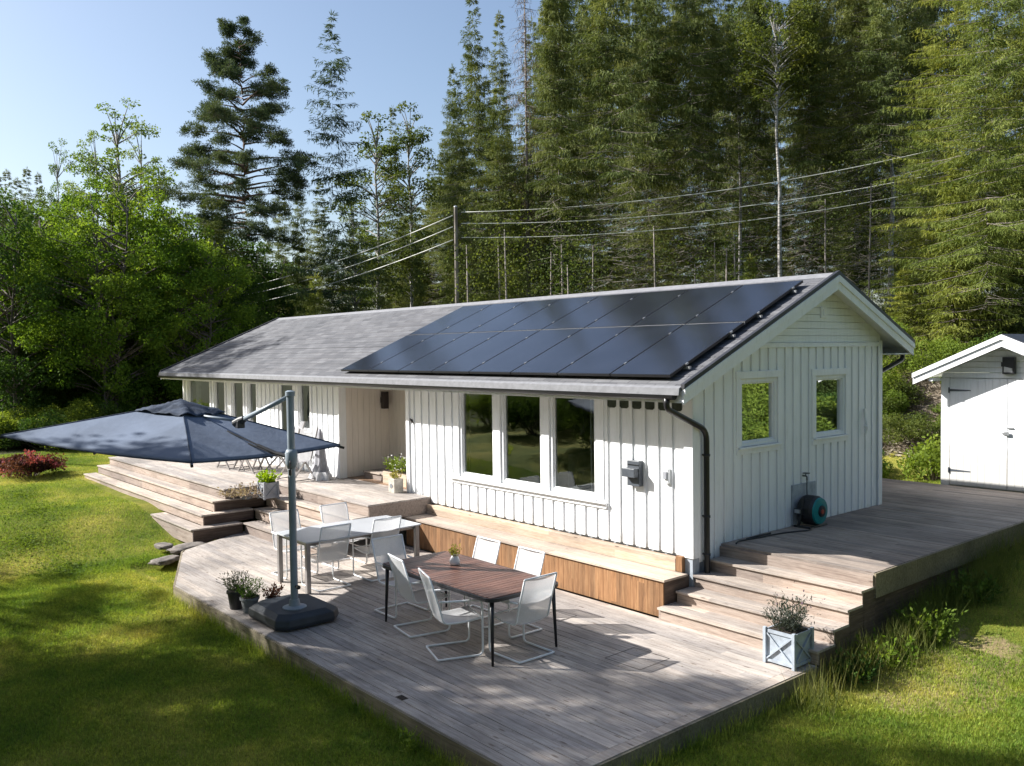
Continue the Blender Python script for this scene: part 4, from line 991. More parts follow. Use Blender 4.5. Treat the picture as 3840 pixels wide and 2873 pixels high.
# ------------------------------------------------------------------ shed
sh=empty('shed',(.94,7.8,.79),0,'small white wooden shed with double doors behind the side deck','shed')
T=Matrix.Translation((-.94,-7.8,-.79))
x0,x1=-.27,2.15; ax=.94; SS=.444; dz=2.865-2.0; eav=lambda x: 3.39-SS*abs(x-ax)
mb=MB(); mb.box(x0,x0+.05,7.84,10.6,.70,eav(x0)-.04); mb.box(x1-.05,x1,7.84,10.6,.70,eav(x1)-.04)
mb.prism([(x0+.05,10.55,.7),(x1-.05,10.55,.7),(x1-.05,10.55,eav(x1)-.04),(ax,10.55,3.35),(x0+.05,10.55,eav(x0)-.04)],(0,.05,0))
z=2.80
while z<3.36:
    z1=min(z+.098,3.36); ed=lambda zz:(max(x0,ax-(3.42-zz)/SS),min(x1,ax+(3.42-zz)/SS))
    (a,b),(a2,b2)=ed(z),ed(z1)
    if b-a>.05: mb.prism([(a,7.80,z),(b,7.80,z),(b2,7.80,z1-.006),(a2,7.80,z1-.006)],(0,.04,0))
    z+=.10
mb.box(x0,-.115,7.80,7.84,.72,2.795); mb.box(1.905,x1,7.80,7.84,.72,2.795); mb.box(-.115,1.905,7.845,7.86,.72,2.8)
mb.box(x0,x1,7.835,7.842,.79,2.8) if False else None
mb.xf(T).build('wall',M['white'],sh)
for (a,b,n) in ((-.105,.893,0),(.903,1.895,1)):
    mb=MB(); k=8; w=(b-a)/k
    for i in range(k): mb.box(a+i*w+.001,a+(i+1)*w-.002,7.797,7.825,.80,2.785)
    mb.box(a+.001,b-.001,7.826,7.84,.80,2.785)
    dr_=mb.xf(T).build('door',M['white'],sh)
    for z in (1.065,2.565):
        hg=MB(); xa=a+.0 if n==0 else b; s=1 if n==0 else -1; hg.prism([(xa,7.79,z-.022),(xa+s*.37,7.79,z-.008),(xa+s*.37,7.79,z+.008),(xa,7.79,z+.022)],(0,.006,0)); hg.tube([(xa-s*.015,7.785,z-.05),(xa-s*.015,7.785,z+.05)],.014,8); hg.xf(T).build('hinge',M['mailbox'],dr_)
    if n==0: MB().box(.82,.91,7.77,7.796,1.79,1.83).box(.90,1.0,7.775,7.796,1.90,1.92).box(.86,.94,7.75,7.768,1.78,1.84).xf(T).build('latch',M['steel'],dr_)
mb=MB(); yf,yb=7.42,10.8; e0,e1=ax-1.56,ax+1.56
def sl(a,b,o0,o1,y0,y1,mb):
    za=3.61-SS*abs(a-ax); zb=3.61-SS*abs(b-ax); mb.prism([(a,y0,za+o0),(b,y0,zb+o0),(b,y0,zb+o1),(a,y0,za+o1)],(0,y1-y0,0))
sl(e0,ax,-.06,-.02,yf,yb,mb); sl(ax,e1,-.06,-.02,yf,yb,mb); rf=mb.xf(T).build('roof',M['verge'],sh)
mb=MB(); sl(e0+.01,ax,-.13,-.061,yf+.02,yb,mb); sl(ax,e1-.01,-.13,-.061,yf+.02,yb,mb); mb.xf(T).build('roof_deck',M['trim'],rf)
mb=MB(); sl(e0,ax,-.24,-.065,yf-.022,yf,mb); sl(ax,e1,-.24,-.065,yf-.022,yf,mb); sl(e0-.005,ax,-.115,-.03,yf-.05,yf-.022,mb); sl(ax,e1+.005,-.115,-.03,yf-.05,yf-.022,mb); mb.xf(T).build('barge_board',M['trim'],rf)
mb=MB(); mb.box(e0-.01,e0+.37,yf,7.80,2.62,2.72) if False else None
mb.box(e0+.28,x0+.0,yf+.02,7.80,2.74,2.80); mb.box(x1,e1-.28,yf+.02,7.80,2.74,2.80); mb.xf(T).build('soffit',M['trim'],rf)
sl_=empty('floodlight',(.94,7.795,2.85),0,'black floodlight box above the shed doors','floodlight')
mb=MB(); mb.box(-.10,.10,-.10,-.0,.03,.33); mb.build('lamp_body',M['black'],sl_,bevel=.006); MB().prism([(-.07,-.101,.06),(.07,-.101,.06),(.07,-.101,.13),(-.07,-.101,.16)],(0,-.004,0)).build('lamp_glass',M['steel'],sl_)
MB().box(-.13,-.101,-.07,-.03,.16,.24).build('sensor',M['black'],sl_)

# ------------------------------------------------------------------ utility pole and wires
pd=33.0; px_,py_=spot(990,pd); gz=H(px_,py_)
up_=empty('utility_pole',(px_,py_,gz),0,'weathered wooden power pole behind the house roof','utility pole')
ht_=hgt(460,pd)-gz
MB().tube([(0,0,-.3),(0,0,ht_)],[.085,.07],14).build('post',M['pole'],up_); MB().lathe([(.075,ht_),(.07,ht_+.03),(.02,ht_+.06)],(0,0,0),14).build('cap',M['steel'],up_)
wl=[];
for k,(zl,zr) in enumerate(((478,471),(502,495),(530,525))):
    z=hgt((zl+zr)/2,pd)
    mb=MB(); mb.tube([(0,0,z-gz),(rt.x*.16,rt.y*.16,z-gz)],.012,6); mb.lathe([(.03,-.03),(.045,0),(.03,.03)],(rt.x*.17,rt.y*.17,z-gz),10); mb.build('insulator',M['ceram'],up_)
for k,(zp,yl,xl) in enumerate(((478,628,497),(502,645,495),(530,665,490))):
    a=Vector((px_-rt.x*.12,py_-rt.y*.12,hgt(zp,pd))); d2=46; ex=xl-120; ey=yl+(yl-zp)/(985-xl)*60
    b=Vector((*spot(ex,d2),hgt(ey,d2))); pts=[a.lerp(b,t/14)-Vector((0,0,.55*4*(t/14)*(1-t/14))) for t in range(15)]
    ob=MB().tube(pts,.019,6).build('power_line',M['wire'],smooth=True); tag(ob,'pale overhead cable descending left of the power pole, '+('topmost','middle','lowest')[k]+' of three','cable','cables left of the power pole')
for k,(zp,x2,y2) in enumerate(((471,1985,340),(495,1920,395),(525,1890,430))):
    a=Vector((px_+rt.x*.2,py_+rt.y*.2,hgt(zp,pd))); d2=30; sl2=(y2-zp)/(x2-1005); ex=2380; ey=zp+sl2*(ex-1005)*1.16
    b=Vector((*spot(ex,d2),hgt(ey,d2))); pts=[a.lerp(b,t/20)-Vector((0,0,.8*4*(t/20)*(1-t/20))) for t in range(21)]
    ob=MB().tube(pts,.015,6).build('power_line',M['wire'],smooth=True); tag(ob,'pale overhead cable rising right of the power pole, '+('topmost','middle','lowest')[k]+' of three','cable','cables right of the power pole')

# ------------------------------------------------------------------ folding chairs and covered parasol on the terrace
def make_fold():
    c=empty('folding_chair')
    for s in (-1,1):
        x=.25*s
        MB().bar((x,-.32,.0),(x,.26,.62),.022,.035).build('leg',M['greytable'],c); MB().bar((x*.9,.34,.0),(x*.9,-.26,.60),.022,.035).build('leg',M['greytable'],c)
        MB().bar((x*.9,-.20,.40),(x*.9,-.46,1.10),.02,.03).build('back_frame',M['greytable'],c); MB().bar((x,-.28,.63),(x,.30,.64),.03,.02).build('armrest',M['blackp'],c)
    MB().bar((-.24,-.30,.03),(.24,-.30,.03),.02,.02).build('stretcher',M['greytable'],c); MB().bar((-.22,.32,.03),(.22,.32,.03),.02,.02).build('stretcher',M['greytable'],c)
    MB().add([(-.22,.24,.42),(.22,.24,.42),(.22,-.20,.38),(-.22,-.20,.38)],[(0,1,2,3)]).build('seat',M['sling_grey'],c)
    MB().add([(-.22,-.20,.40),(.22,-.20,.40),(.22,-.46,1.10),(-.22,-.46,1.10)],[(0,1,2,3)]).build('backrest',M['sling_grey'],c)
    return c
fc=make_fold()
for i,(x,y,a,l) in enumerate([(-12.45,-.95,95,'grey folding sling chair farthest left on the terrace, partly under the parasol edge'),(-11.45,-.85,-85,'grey folding sling chair second from the left on the terrace'),(-10.95,-.45,175,'grey folding sling chair with its back to the white wall of the terrace'),(-9.55,-.82,100,'grey folding sling chair standing near the porch end of the terrace')]):
    o=fc if i==0 else copy_tree(fc); o.location=(x,y,.79); o.rotation_euler=(0,0,R(a)); tag(o,l,'folding chair','folding chairs on the terrace')
st=empty('side_table',(-11.95,-.8,.79),0,'small grey folding table with crossed legs between the terrace chairs','table')
MB().box(-.3,.3,-.3,.3,.60,.625).build('tabletop',M['greytable'],st)
for s in (-1,1): MB().bar((-.27,s*.24,0),(.27,s*.24,.6),.02,.03).build('leg',M['greytable'],st); MB().bar((.27,s*.21,0),(-.27,s*.21,.6),.02,.03).build('leg',M['greytable'],st)
cp=empty('covered_parasol',(-9.42,-.33,.79),0,'folded parasol under a grey-white cover leaning by the terrace wall corner','parasol')
mb=MB(); n=26; vs=[]; pr=[(.27,.0),(.24,.06),(.17,.25),(.14,.5),(.12,.75),(.07,.95),(.02,1.05)]
for (r_,z) in pr:
    for j in range(n): a=2*math.pi*j/n; k=1+.22*math.sin(a*7)*(1-z/1.1); vs.append((r_*k*math.cos(a)+.10*(z>.9)*0,r_*k*math.sin(a)*.75,z))
fs=[(i*n+j,i*n+(j+1)%n,(i+1)*n+(j+1)%n,(i+1)*n+j) for i in range(len(pr)-1) for j in range(n)]+[tuple((len(pr)-1)*n+j for j in range(n))]
mb.add(vs,fs).build('cover',M['coverc'],cp,smooth=True)
mb=MB(); vs=[]; 
for (r_,z) in ((.30,.0),(.27,.10),(.18,.16)):
    for j in range(n): a=2*math.pi*j/n; k=1+.3*math.sin(a*6+1); vs.append((.12+r_*k*math.cos(a)*.8,r_*k*math.sin(a)*.6-.05,z))
fs=[(i*n+j,i*n+(j+1)%n,(i+1)*n+(j+1)%n,(i+1)*n+j) for i in range(2) for j in range(n)]
mb.add(vs,fs).build('cloth',M['cloth'],cp,smooth=True)

# ------------------------------------------------------------------ rocks at the patio edge
def rock(x,y,z,sx,sy,sz,seed,label=None):
    bm=bmesh.new(); bmesh.ops.create_icosphere(bm,subdivisions=3,radius=1); rr=random.Random(seed); ph=[rr.uniform(0,6) for _ in range(6)]
    for v in bm.verts:
        c=v.co; k=1+.16*math.sin(c.x*3+ph[0])*math.cos(c.y*3+ph[1])+.10*math.sin(c.z*6+ph[2]+c.x*5)+.05*math.sin(c.y*11+ph[3])
        c.x=max(-.8,min(.8,c.x*k))*sx; c.y=max(-.8,min(.8,c.y*k))*sy; c.z=max(-.7,min(.7,c.z*k))*sz
    me=bpy.data.meshes.new('rock'); bm.to_mesh(me); bm.free(); me.materials.append(M['rock']); me.shade_smooth(); o=bpy.data.objects.new('rock',me); COL.objects.link(o); o.location=(x,y,z); o.rotation_euler=(0,0,rr.uniform(0,3)); return tag(o,label,'rock','stones at the patio corner')
rock(-8.65,-3.42,-.06,.46,.24,.06,1,'largest flat grey stone where steps, lawn and patio meet'); rock(-8.30,-3.92,-.15,.34,.2,.055,2,'second flat stone, beside the cut corner of the patio'); rock(-8.98,-3.72,-.04,.24,.16,.05,3,'small stone farthest toward the lawn by the patio corner')

# ------------------------------------------------------------------ tall grass and weeds beside the steps
n=9000; yy=rng.uniform(-1.4,6.5,n); xx=2.24+np.abs(rng.normal(0,.20,n))+.1*np.sin(yy*3); k=rng.uniform(0,1,n)<(.35+.65*sst(-.9,.2,yy)*(1-sst(2.4,4.2,yy))); xx,yy=xx[k],yy[k]
P=np.stack([xx,yy,Hn(xx,yy)],1); tg=blades('tall_grass',P,.14,.46,.0042,M['tallgrass'],.7); tag(tg,'tall uncut grass growing along the side of the right steps','grass',kind='stuff')
n=2600; xx=rng.uniform(-5.9,2.1,n); yy=-4.66-np.abs(rng.normal(0,.06,n)); P=np.stack([xx,yy,Hn(xx,yy)],1)
n=900; x2=rng.uniform(2.2,2.35,n); y2=rng.uniform(-4.6,-1,n); P=np.concatenate([P,np.stack([x2,y2,Hn(x2,y2)],1)])
eg=blades('edge_grass',P,.08,.22,.0035,M['grass'],.6); tag(eg,'longer grass fringe along the patio edge boards','grass',kind='stuff')
def weed(x,y,n,r,hh,mat,seed,name,label,size=.06,asp=.5,cat='weed',group='weeds beside the steps',leafn=9,spread=.9):
    V,Q=tuft(n,r,hh,spread,size,asp,seed,leafn); o=npmesh(name,V,Q,M[mat]); o.location=(x,y,H(x,y)-.01); return tag(o,label,cat,group)
weed(2.62,.95,70,.16,.42,'shrubleaf',21,'leafy_weed','tallest bright green weed beside the right steps, next to the straw-coloured soil')
weed(2.50,.20,60,.18,.30,'leaf',22,'leafy_weed','lower green weed between tall grass and the third step')
weed(2.42,-.35,50,.15,.28,'leaf_dark',23,'leafy_weed','dark green weed just right of the grey planter')
weed(2.55,2.3,60,.2,.36,'leaf_dark',24,'leafy_weed','dark weed in the shade under the side deck edge')
weed(.55,-4.78,14,.03,.22,'grass',25,'leafy_weed','single upright weed at the bottom edge of the patio',.07,.25,leafn=6,spread=.5)
weed(-13.1,-7.6,60,.22,.3,'lime',26,'leafy_weed','yellow-flowering weed in the shaded lawn at far left',.035,.8)

n=420; xx=rng.uniform(-8,2,n); yy=rng.uniform(-4.55,-.7,n); k=(xx>-5.8)|(yy>-3.4); xx,yy=xx[k],yy[k]; V,Q=leafquads(np.stack([xx,yy,np.full(len(xx),.006)],1),.022,.93,.6); V[:,2]=np.abs(V[:,2]-.006)*.3+.004
fl=npmesh('fallen_leaves',V,Q,M['litter']); tag(fl,'tiny fallen leaves and needles scattered over the patio boards','leaf litter',kind='stuff')
# ------------------------------------------------------------------ tree generators
LEAFQ={}
def diamonds(P,D,L,Wd,g):
    """P base, D unit direction, L length, Wd width"""
    n=len(P); c=np.cross(D,g.normal(size=(n,3))); c/=np.linalg.norm(c,axis=1)[:,None]+1e-9
    m=P+D*(L*.55)[:,None]
    V=np.stack([P,m+c*(Wd*.5)[:,None],P+D*L[:,None],m-c*(Wd*.5)[:,None]],1).reshape(-1,3)
    return V
def unit(a): return a/(np.linalg.norm(a,axis=1)[:,None]+1e-9)
def spruce(seed,Hh,Rr,cz,mat,bk,dens=1.0,dead=40,droop=.45,name='spruce_tree',sp=.42,L0=.24,lean=0,ragged=.25):
    g=np.random.default_rng(seed); root=empty(name)
    t=MB(); k=9; path=[(lean*(z/Hh)**1.3+.05*math.sin(z*.6+seed),.05*math.cos(z*.5+seed),z) for z in np.linspace(-.4,Hh*.985,k)]
    r0=.0085*Hh+.03; t.tube(path,[max(.012,r0*(1-i/(k-1))**.8) for i in range(k)],9)
    def tx(z): return np.interp(z,[p[2] for p in path],[p[0] for p in path]),np.interp(z,[p[2] for p in path],[p[1] for p in path])
    P=[];D=[];L=[];limbs=[]
    z=cz*Hh
    while z<Hh*.985:
        tt=(z-cz*Hh)/(Hh*(1-cz)); prof=(1-tt)**.78*(.62+.38*min(1,tt*5+.15)); n=max(3,int(g.poisson(5.2*dens)))
        for _ in range(n):
            if g.uniform()<ragged*.5: continue
            a=g.uniform(0,6.283); l=max(.18,Rr*prof*g.uniform(1-ragged*1.6,1.12)); zz=z+g.uniform(-.16,.16); dr=(droop*(1-tt)**.6-.25*tt)+g.normal(0,.13)
            if math.sin(3*a+1.1*zz+seed)*math.sin(.8*zz+2*a)<-.62: l*=.45
            m=max(4,int(l/.085)); s=(np.arange(m)+g.uniform(0,1,m))/m; s=s[s>.06]; cx,cy=tx(zz)
            rad=l*s; h=zz-dr*l*s+.16*l*s*s*(1 if dr>0 else .5); wob=g.normal(0,.03,len(s))
            base=np.stack([cx+rad*math.cos(a)-wob*math.sin(a),cy+rad*math.sin(a)+wob*math.cos(a),h],1)
            if l>.9: limbs.append([(cx,cy,zz),(cx+l*.5*math.cos(a),cy+l*.5*math.sin(a),zz-dr*l*.5+.04*l),(cx+l*.93*math.cos(a),cy+l*.93*math.sin(a),zz-dr*l*.93+.14*l)])
            out=np.array([math.cos(a),math.sin(a),0]); per=np.array([-math.sin(a),math.cos(a),0])
            wid=(.30+.5*(1-s))*min(1,l/1.4)
            for side in (-1,1,0,-1,1,0):
                q=base.copy(); k2=len(q)
                if side: 
                    off=wid*g.uniform(.0,.55,k2); q=q+per*(side*off)[:,None]; q[:,2]-=off*.45
                d=unit(out*g.uniform(.25,.8,(k2,1))+per*(side*g.uniform(.2,.9,(k2,1)))+np.array([0,0,-1])*g.uniform(.15,1.25,(k2,1))*(1-.6*tt)+g.normal(0,.16,(k2,3)))
                ln=L0*g.uniform(.6,1.3,k2)*(.7+.5*(1-s)); P.append(q);D.append(d);L.append(ln)
                if side and tt<.85:
                    hk=g.uniform(0,1,k2)<.40; q2=(q+d*ln[:,None]*.5)[hk]; P.append(q2); D.append(unit(np.array([0,0,-1.])+g.normal(0,.22,(len(q2),3)))); L.append(L0*g.uniform(.5,1.3,len(q2)))
        z+=sp*g.uniform(.55,1.45)*(1-.35*tt)
    top=Hh*.985; P.append(np.array([[*tx(top),top]]*4)); D.append(unit(np.array([[0,0,1],[.4,0,1],[-.3,.3,1],[0,-.4,1.]]))); L.append(np.full(4,.35))
    P=np.concatenate(P);D=np.concatenate(D);L=np.concatenate(L); V=diamonds(P,D,L,L*.07+.017,g)
    for q in limbs:
        t.tube(q,[.014,.009,.004],4,cap=False)
    for _ in range(dead):
        zz=g.uniform(.12,1)*cz*Hh+g.uniform(0,.15)*Hh; a=g.uniform(0,6.283); l=g.uniform(.3,1.5); cx,cy=tx(zz); q=Vector((cx+l*math.cos(a),cy+l*math.sin(a),zz-l*g.uniform(-.1,.5)))
        t.tube([(cx,cy,zz),q],[.009,.003],4,cap=False)
    t.build('trunk',M[bk],root,smooth=True); npmesh('crown',V,np.arange(len(V)).reshape(-1,4),M[mat],root); return root
def broad(seed,Hh,Rr,cz,mat,bk,lobes=70,per=330,ls=.13,lr=(.45,.95),name='broadleaf_tree',ell=1.0,trunkr=.12,multi=1,asp=.65,hang=0,narrow=.0):
    g=np.random.default_rng(seed); root=empty(name); t=MB(); Ps=[]
    zc=cz*Hh; zm=(Hh+zc)/2; hz=(Hh-zc)/2
    stems=[]
    for k in range(multi):
        a=g.uniform(0,6.283); o=(.25*math.cos(a)*(multi>1),.25*math.sin(a)*(multi>1)); q=g.uniform(.15,.45)*Rr*(multi>1)
        pts=[(o[0],o[1],-.3)]+[(o[0]+q*math.cos(a)*(z/Hh)**1.2+.06*math.sin(z+k),o[1]+q*math.sin(a)*(z/Hh)**1.2+.06*math.cos(z*1.3),z) for z in np.linspace(.5,Hh*.9,7)]
        t.tube(pts,[trunkr*(1-i/9)/math.sqrt(multi) for i in range(8)],8); stems.append(pts)
    for k in range(lobes):
        u=g.normal(size=3); u/=np.linalg.norm(u); rr=g.uniform(.25,1)**.45
        zz=u[2]*rr; w=math.sqrt(max(.05,1-abs(zz)**(1.6+ell))) if narrow==0 else (1-narrow*max(0,zz)-.25*max(0,-zz))
        c=np.array([u[0]*rr*Rr*w,u[1]*rr*Rr*w,zm+zz*hz]); l=g.uniform(*lr)*(1-.35*max(0,zz))
        n=int(per*g.uniform(.6,1.2)*(l/lr[1])**1.5)+20
        v=unit(g.normal(size=(n,3)))*(l*g.uniform(.25,1.05,n)**.6)[:,None]*np.array([1,1,.72]); Ps.append(c+v)
        sp=stems[g.integers(len(stems))]; zb=max(.4,c[2]-g.uniform(.5,1.6)*l-.4*np.hypot(c[0],c[1])*.7); zb=min(zb,Hh*.85)
        bx=np.interp(zb,[p[2] for p in sp],[p[0] for p in sp]); by=np.interp(zb,[p[2] for p in sp],[p[1] for p in sp])
        t.tube([(bx,by,zb),((bx+c[0])/2,(by+c[1])/2,(zb+c[2])/2+.12),tuple(c)],[.035,.022,.007],4,cap=False)
    P=np.concatenate(Ps); n=len(P); s=ls*g.uniform(.55,1.3,n)
    D=unit(g.normal(size=(n,3))+np.array([0,0,-.35-hang])); V=diamonds(P,D,s,s*asp,g)
    t.build('trunk',M[bk],root,smooth=True); npmesh('crown',V,np.arange(4*n).reshape(n,4),M[mat],root); return root
def pinetree(seed,Hh,lean=0.0,name='pine_tree'):
    g=np.random.default_rng(seed); root=empty(name); t=MB()
    zs=np.linspace(-.4,Hh*.97,12); path=[(lean*(z/Hh)**1.5+.10*math.sin(z*.45),.08*math.cos(z*.4),z) for z in zs]
    t.tube(path,[.22*(1-i/12.5)**.8 for i in range(12)],10); Ps=[];Ds=[]
    tx=lambda z:(np.interp(z,zs,[p[0] for p in path]),np.interp(z,zs,[p[1] for p in path]))
    nb=84
    for k in range(nb):
        f=(k+g.uniform(0,1))/nb; zz=Hh*(.44+.53*f); a=g.uniform(0,6.283)
        prof=np.interp(f,[0,.10,.3,.45,.6,.75,.88,1],[3.0,3.9,4.2,3.7,2.9,2.2,1.5,.8]); l=prof*g.uniform(.45,1.08)
        cx,cy=tx(zz); rise=np.interp(f,[0,.5,1],[-.12,.12,.45])
        pts=[Vector((cx+l*s*math.cos(a+.15*math.sin(3*s+k)),cy+l*s*math.sin(a+.15*math.sin(3*s+k)),zz+l*s*rise+.10*l*s*(1-s)*2)) for s in (0,.25,.5,.75,1)]
        t.tube(pts,[.05*l/3+.012,.035*l/3+.01,.022,.014,.006],5,cap=False)
        m=int(7+l*7.5)
        for q in range(m):
            s=g.uniform(.38,1.0)**.7; i=min(3,int(s*4)); b=pts[i].lerp(pts[i+1],s*4-i); side=g.normal(0,.22*l*(1.3-s)); 
            c=np.array([b.x-side*math.sin(a),b.y+side*math.cos(a),b.z+g.uniform(-.22,.26)])
            if q%2==0: t.tube([tuple(b),tuple(c)],[.012,.005],3,cap=False)
            n=int(g.uniform(45,90)); v=unit(g.normal(size=(n,3))); v[:,2]=v[:,2]*.8+.15; r=g.uniform(.16,.34)
            P=c+v*np.array([1,1,.5])*(r*g.uniform(.1,1,n))[:,None]; Ps.append(P); Ds.append(unit(v+g.normal(0,.5,(n,3))+np.array([0,0,.25])))
    P=np.concatenate(Ps);D=np.concatenate(Ds);n=len(P); V=diamonds(P,D,.13*g.uniform(.7,1.3,n),np.full(n,.030),g)
    for _ in range(16):
        zz=g.uniform(.15,.45)*Hh; a=g.uniform(0,6.283); l=g.uniform(.4,2.0); cx,cy=tx(zz); t.tube([(cx,cy,zz),(cx+l*.6*math.cos(a),cy+l*.6*math.sin(a),zz-.1*l),(cx+l*math.cos(a),cy+l*math.sin(a),zz-.35*l)],[.02,.013,.004],4,cap=False)
    t.build('trunk',M['pinebark'],root,smooth=True); npmesh('crown',V,np.arange(4*n).reshape(n,4),M['pine'],root); return root
def deadtree(seed,Hh,name='dead_spruce'):
    g=np.random.default_rng(seed); root=empty(name); t=MB(); t.tube([(0,0,-.3),(.05,0,Hh*.4),(0,.05,Hh)],[.12,.08,.012],8)
    P=[];D=[]
    z=.35*Hh
    while z<Hh*.97:
        tt=(z/Hh-.35)/.65
        for _ in range(5):
            a=g.uniform(0,6.283); l=1.5*(1-tt)**.7*g.uniform(.5,1.1)+.1; e=Vector((l*math.cos(a),l*math.sin(a),z-l*.35)); t.tube([(0,0,z),e],[.014,.004],3,cap=False)
            m=int(l/.07)+1; s=g.uniform(.15,1,m); P.append(np.stack([e.x*s,e.y*s,z-l*.35*s],1)); D.append(unit(g.normal(0,.5,(m,3))+np.array([0,0,-1])))
        z+=.28
    P=np.concatenate(P);D=np.concatenate(D);n=len(P); V=diamonds(P,D,g.uniform(.15,.5,n),np.full(n,.02),g)
    t.build('trunk',M['bark_light'],root,smooth=True); npmesh('twigs',V,np.arange(4*n).reshape(n,4),M['deadtwig'],root); return root
def shrub(seed,r,hh,mat,n=5200,ls=.09,name='shrub'):
    g=np.random.default_rng(seed); root=empty(name); t=MB(); Ps=[]
    for k in range(16):
        a=g.uniform(0,6.283); q=r*g.uniform(.1,.85); z=hh*g.uniform(.35,.95)*(1-.35*q/r); t.tube([(0,0,-.1),(q*.5*math.cos(a),q*.5*math.sin(a),z*.6),(q*math.cos(a),q*math.sin(a),z)],[.02,.012,.004],4,cap=False)
        m=n//16; v=unit(g.normal(size=(m,3)))*(g.uniform(.2,1,m)**.5)[:,None]*np.array([.38*r,.38*r,.25*hh])*g.uniform(.6,1.25); Ps.append(np.array([q*math.cos(a),q*math.sin(a),z])+v)
    P=np.concatenate(Ps); P=P[P[:,2]>0]; m=len(P); s=ls*g.uniform(.5,1.3,m); V=diamonds(P,unit(g.normal(size=(m,3))+np.array([0,0,-.3])),s,s*.6,g)
    t.build('stem',M['bark'],root,smooth=True); npmesh('foliage',V,np.arange(4*m).reshape(m,4),M[mat],root); return root

PROTO={}
def use(key):
    """first use moves the model itself, later uses copy it with its parts"""
    o,used=PROTO[key]
    if not used: PROTO[key]=(o,True); return o
    return copy_tree(o)
def put(key,x,y,height,base,label,cat='tree',group=None,rz=None,sxy=None,name=None,sink=.1):
    o=use(key); gz=H(x,y) if True else 0; k=height/base; o.location=(x,y,gz-sink); s=sxy if sxy else k; o.scale=(s,s,k)
    o.rotation_euler=(0,0,random.uniform(0,6.28) if rz is None else rz); return tag(o,label,cat,group)
def putpx(key,px,d,top,base,label,**k):
    x,y=spot(px,d); h=hgt(top,d)-H(x,y); return put(key,x,y,h,base,label,**k)

PROTO['sA']=(spruce(101,20,2.5,.34,'spruce','bark_light',dens=1.05,dead=60),False)
PROTO['sB']=(spruce(102,20,2.1,.48,'spruce','bark_light',dens=.95,dead=80),False)
PROTO['sC']=(spruce(103,20,2.9,.22,'spruce','bark',dens=1.1,dead=30),False)
PROTO['sD']=(spruce(104,20,2.7,.22,'spruce_blue','bark',dens=.85,dead=60,ragged=.40,droop=.20,sp=.46),False)
PROTO['sE']=(spruce(105,20,2.7,.12,'spruce','bark',dens=1.05,dead=10,ragged=.34),False)
PROTO['sL']=(spruce(106,20,4.3,.13,'spruce_light','bark_light',dens=1.05,dead=50,droop=.42,sp=.40,L0=.20,ragged=.36),False)
PROTO['sM']=(spruce(107,20,3.6,.18,'spruce_light','bark',dens=1.0,dead=50,droop=.42,sp=.42,L0=.21,ragged=.36),False)
PROTO['yS']=(spruce(108,6,1.5,.03,'spruce_light','bark',dens=1.2,dead=0,sp=.22,L0=.16,droop=.3,name='young_spruce'),False)
PROTO['yT']=(spruce(109,6,1.3,.03,'spruce','bark',dens=1.1,dead=0,sp=.24,L0=.16,droop=.3,name='young_spruce'),False)
PROTO['pine']=(pinetree(5,19,-.75),False)
PROTO['dead']=(deadtree(6,20),False)
PROTO['bA']=(broad(201,10,3.0,.04,'leaf','bark',lobes=210,per=400,ls=.105,lr=(.28,.72),trunkr=.13,multi=3),False)
PROTO['bB']=(broad(202,10,2.6,.05,'leaf','bark',lobes=150,per=430,ls=.115,lr=(.35,.8),trunkr=.12,multi=2),False)
PROTO['bD']=(broad(203,10,2.8,.08,'leaf_dark','bark',lobes=100,per=330,ls=.14,lr=(.5,1.0),trunkr=.12,multi=3),False)
PROTO['kA']=(broad(204,15,2.0,.30,'birch','birchbark',lobes=95,per=260,ls=.10,lr=(.28,.62),trunkr=.11,name='birch_tree',narrow=.30,hang=.5),False)
PROTO['kB']=(broad(205,15,1.6,.30,'olive','birchbark',lobes=60,per=200,ls=.12,lr=(.3,.7),trunkr=.10,name='birch_tree',narrow=.45,hang=.4),False)
PROTO['kC']=(broad(206,20,1.7,.66,'olive','birchbark',lobes=55,per=210,ls=.13,lr=(.35,.8),trunkr=.12,name='birch_tree',narrow=.3,hang=.4),False)
PROTO['shA']=(shrub(301,1.3,1.7,'shrubleaf',9000,.07),False)
PROTO['shB']=(shrub(302,1.1,1.3,'leaf_dark',8000,.07),False)
PROTO['shF']=(shrub(304,1.3,1.7,'olive',9000,.065),False)
PROTO['shG']=(shrub(305,1.2,1.5,'shrubleaf',8000,.06),False)
PROTO['shC']=(shrub(303,.55,.75,'shrubleaf',2600,.07),False)

# ---- prominent trees
putpx('pine',556,39,44,19,'tall reddish-trunked pine with open layered crown, left of centre against the sky',cat='pine tree',rz=.6)
putpx('sD',730,38,34,20,'slim airy spruce standing alone against the sky, right of the pine',cat='spruce tree',rz=1.0,sxy=1.15)
putpx('sB',462,36,385,20,'dull brownish spruce in front of the lower left side of the pine',cat='spruce tree',sxy=.85)
for px,d,top,key,lab,sx in ((822,42,228,'kB','birch with bushy olive crown, left one in the clump right of the slim spruce',1.25),(858,44,236,'sE','dense narrow spruce in the middle of the clump right of the slim spruce',.62),(893,43,206,'kB','birch with the highest tip in the clump right of the slim spruce',1.05),
    (617,52,362,'sE','small distant spruce visible just right of the pine trunk',.7),(655,54,352,'sE','small distant spruce left of the slim spruce trunk',.6),(770,39,425,'kA','yellow-green young birch between the slim spruce and the birch clump',.62),(700,50,395,'sE','dark distant spruce behind the slim spruce trunk',.8)):
    putpx(key,px,d,top,{'kB':15,'kA':15,'sE':20}[key],lab,cat='birch tree' if key[0]=='k' else 'spruce tree',sxy=sx)
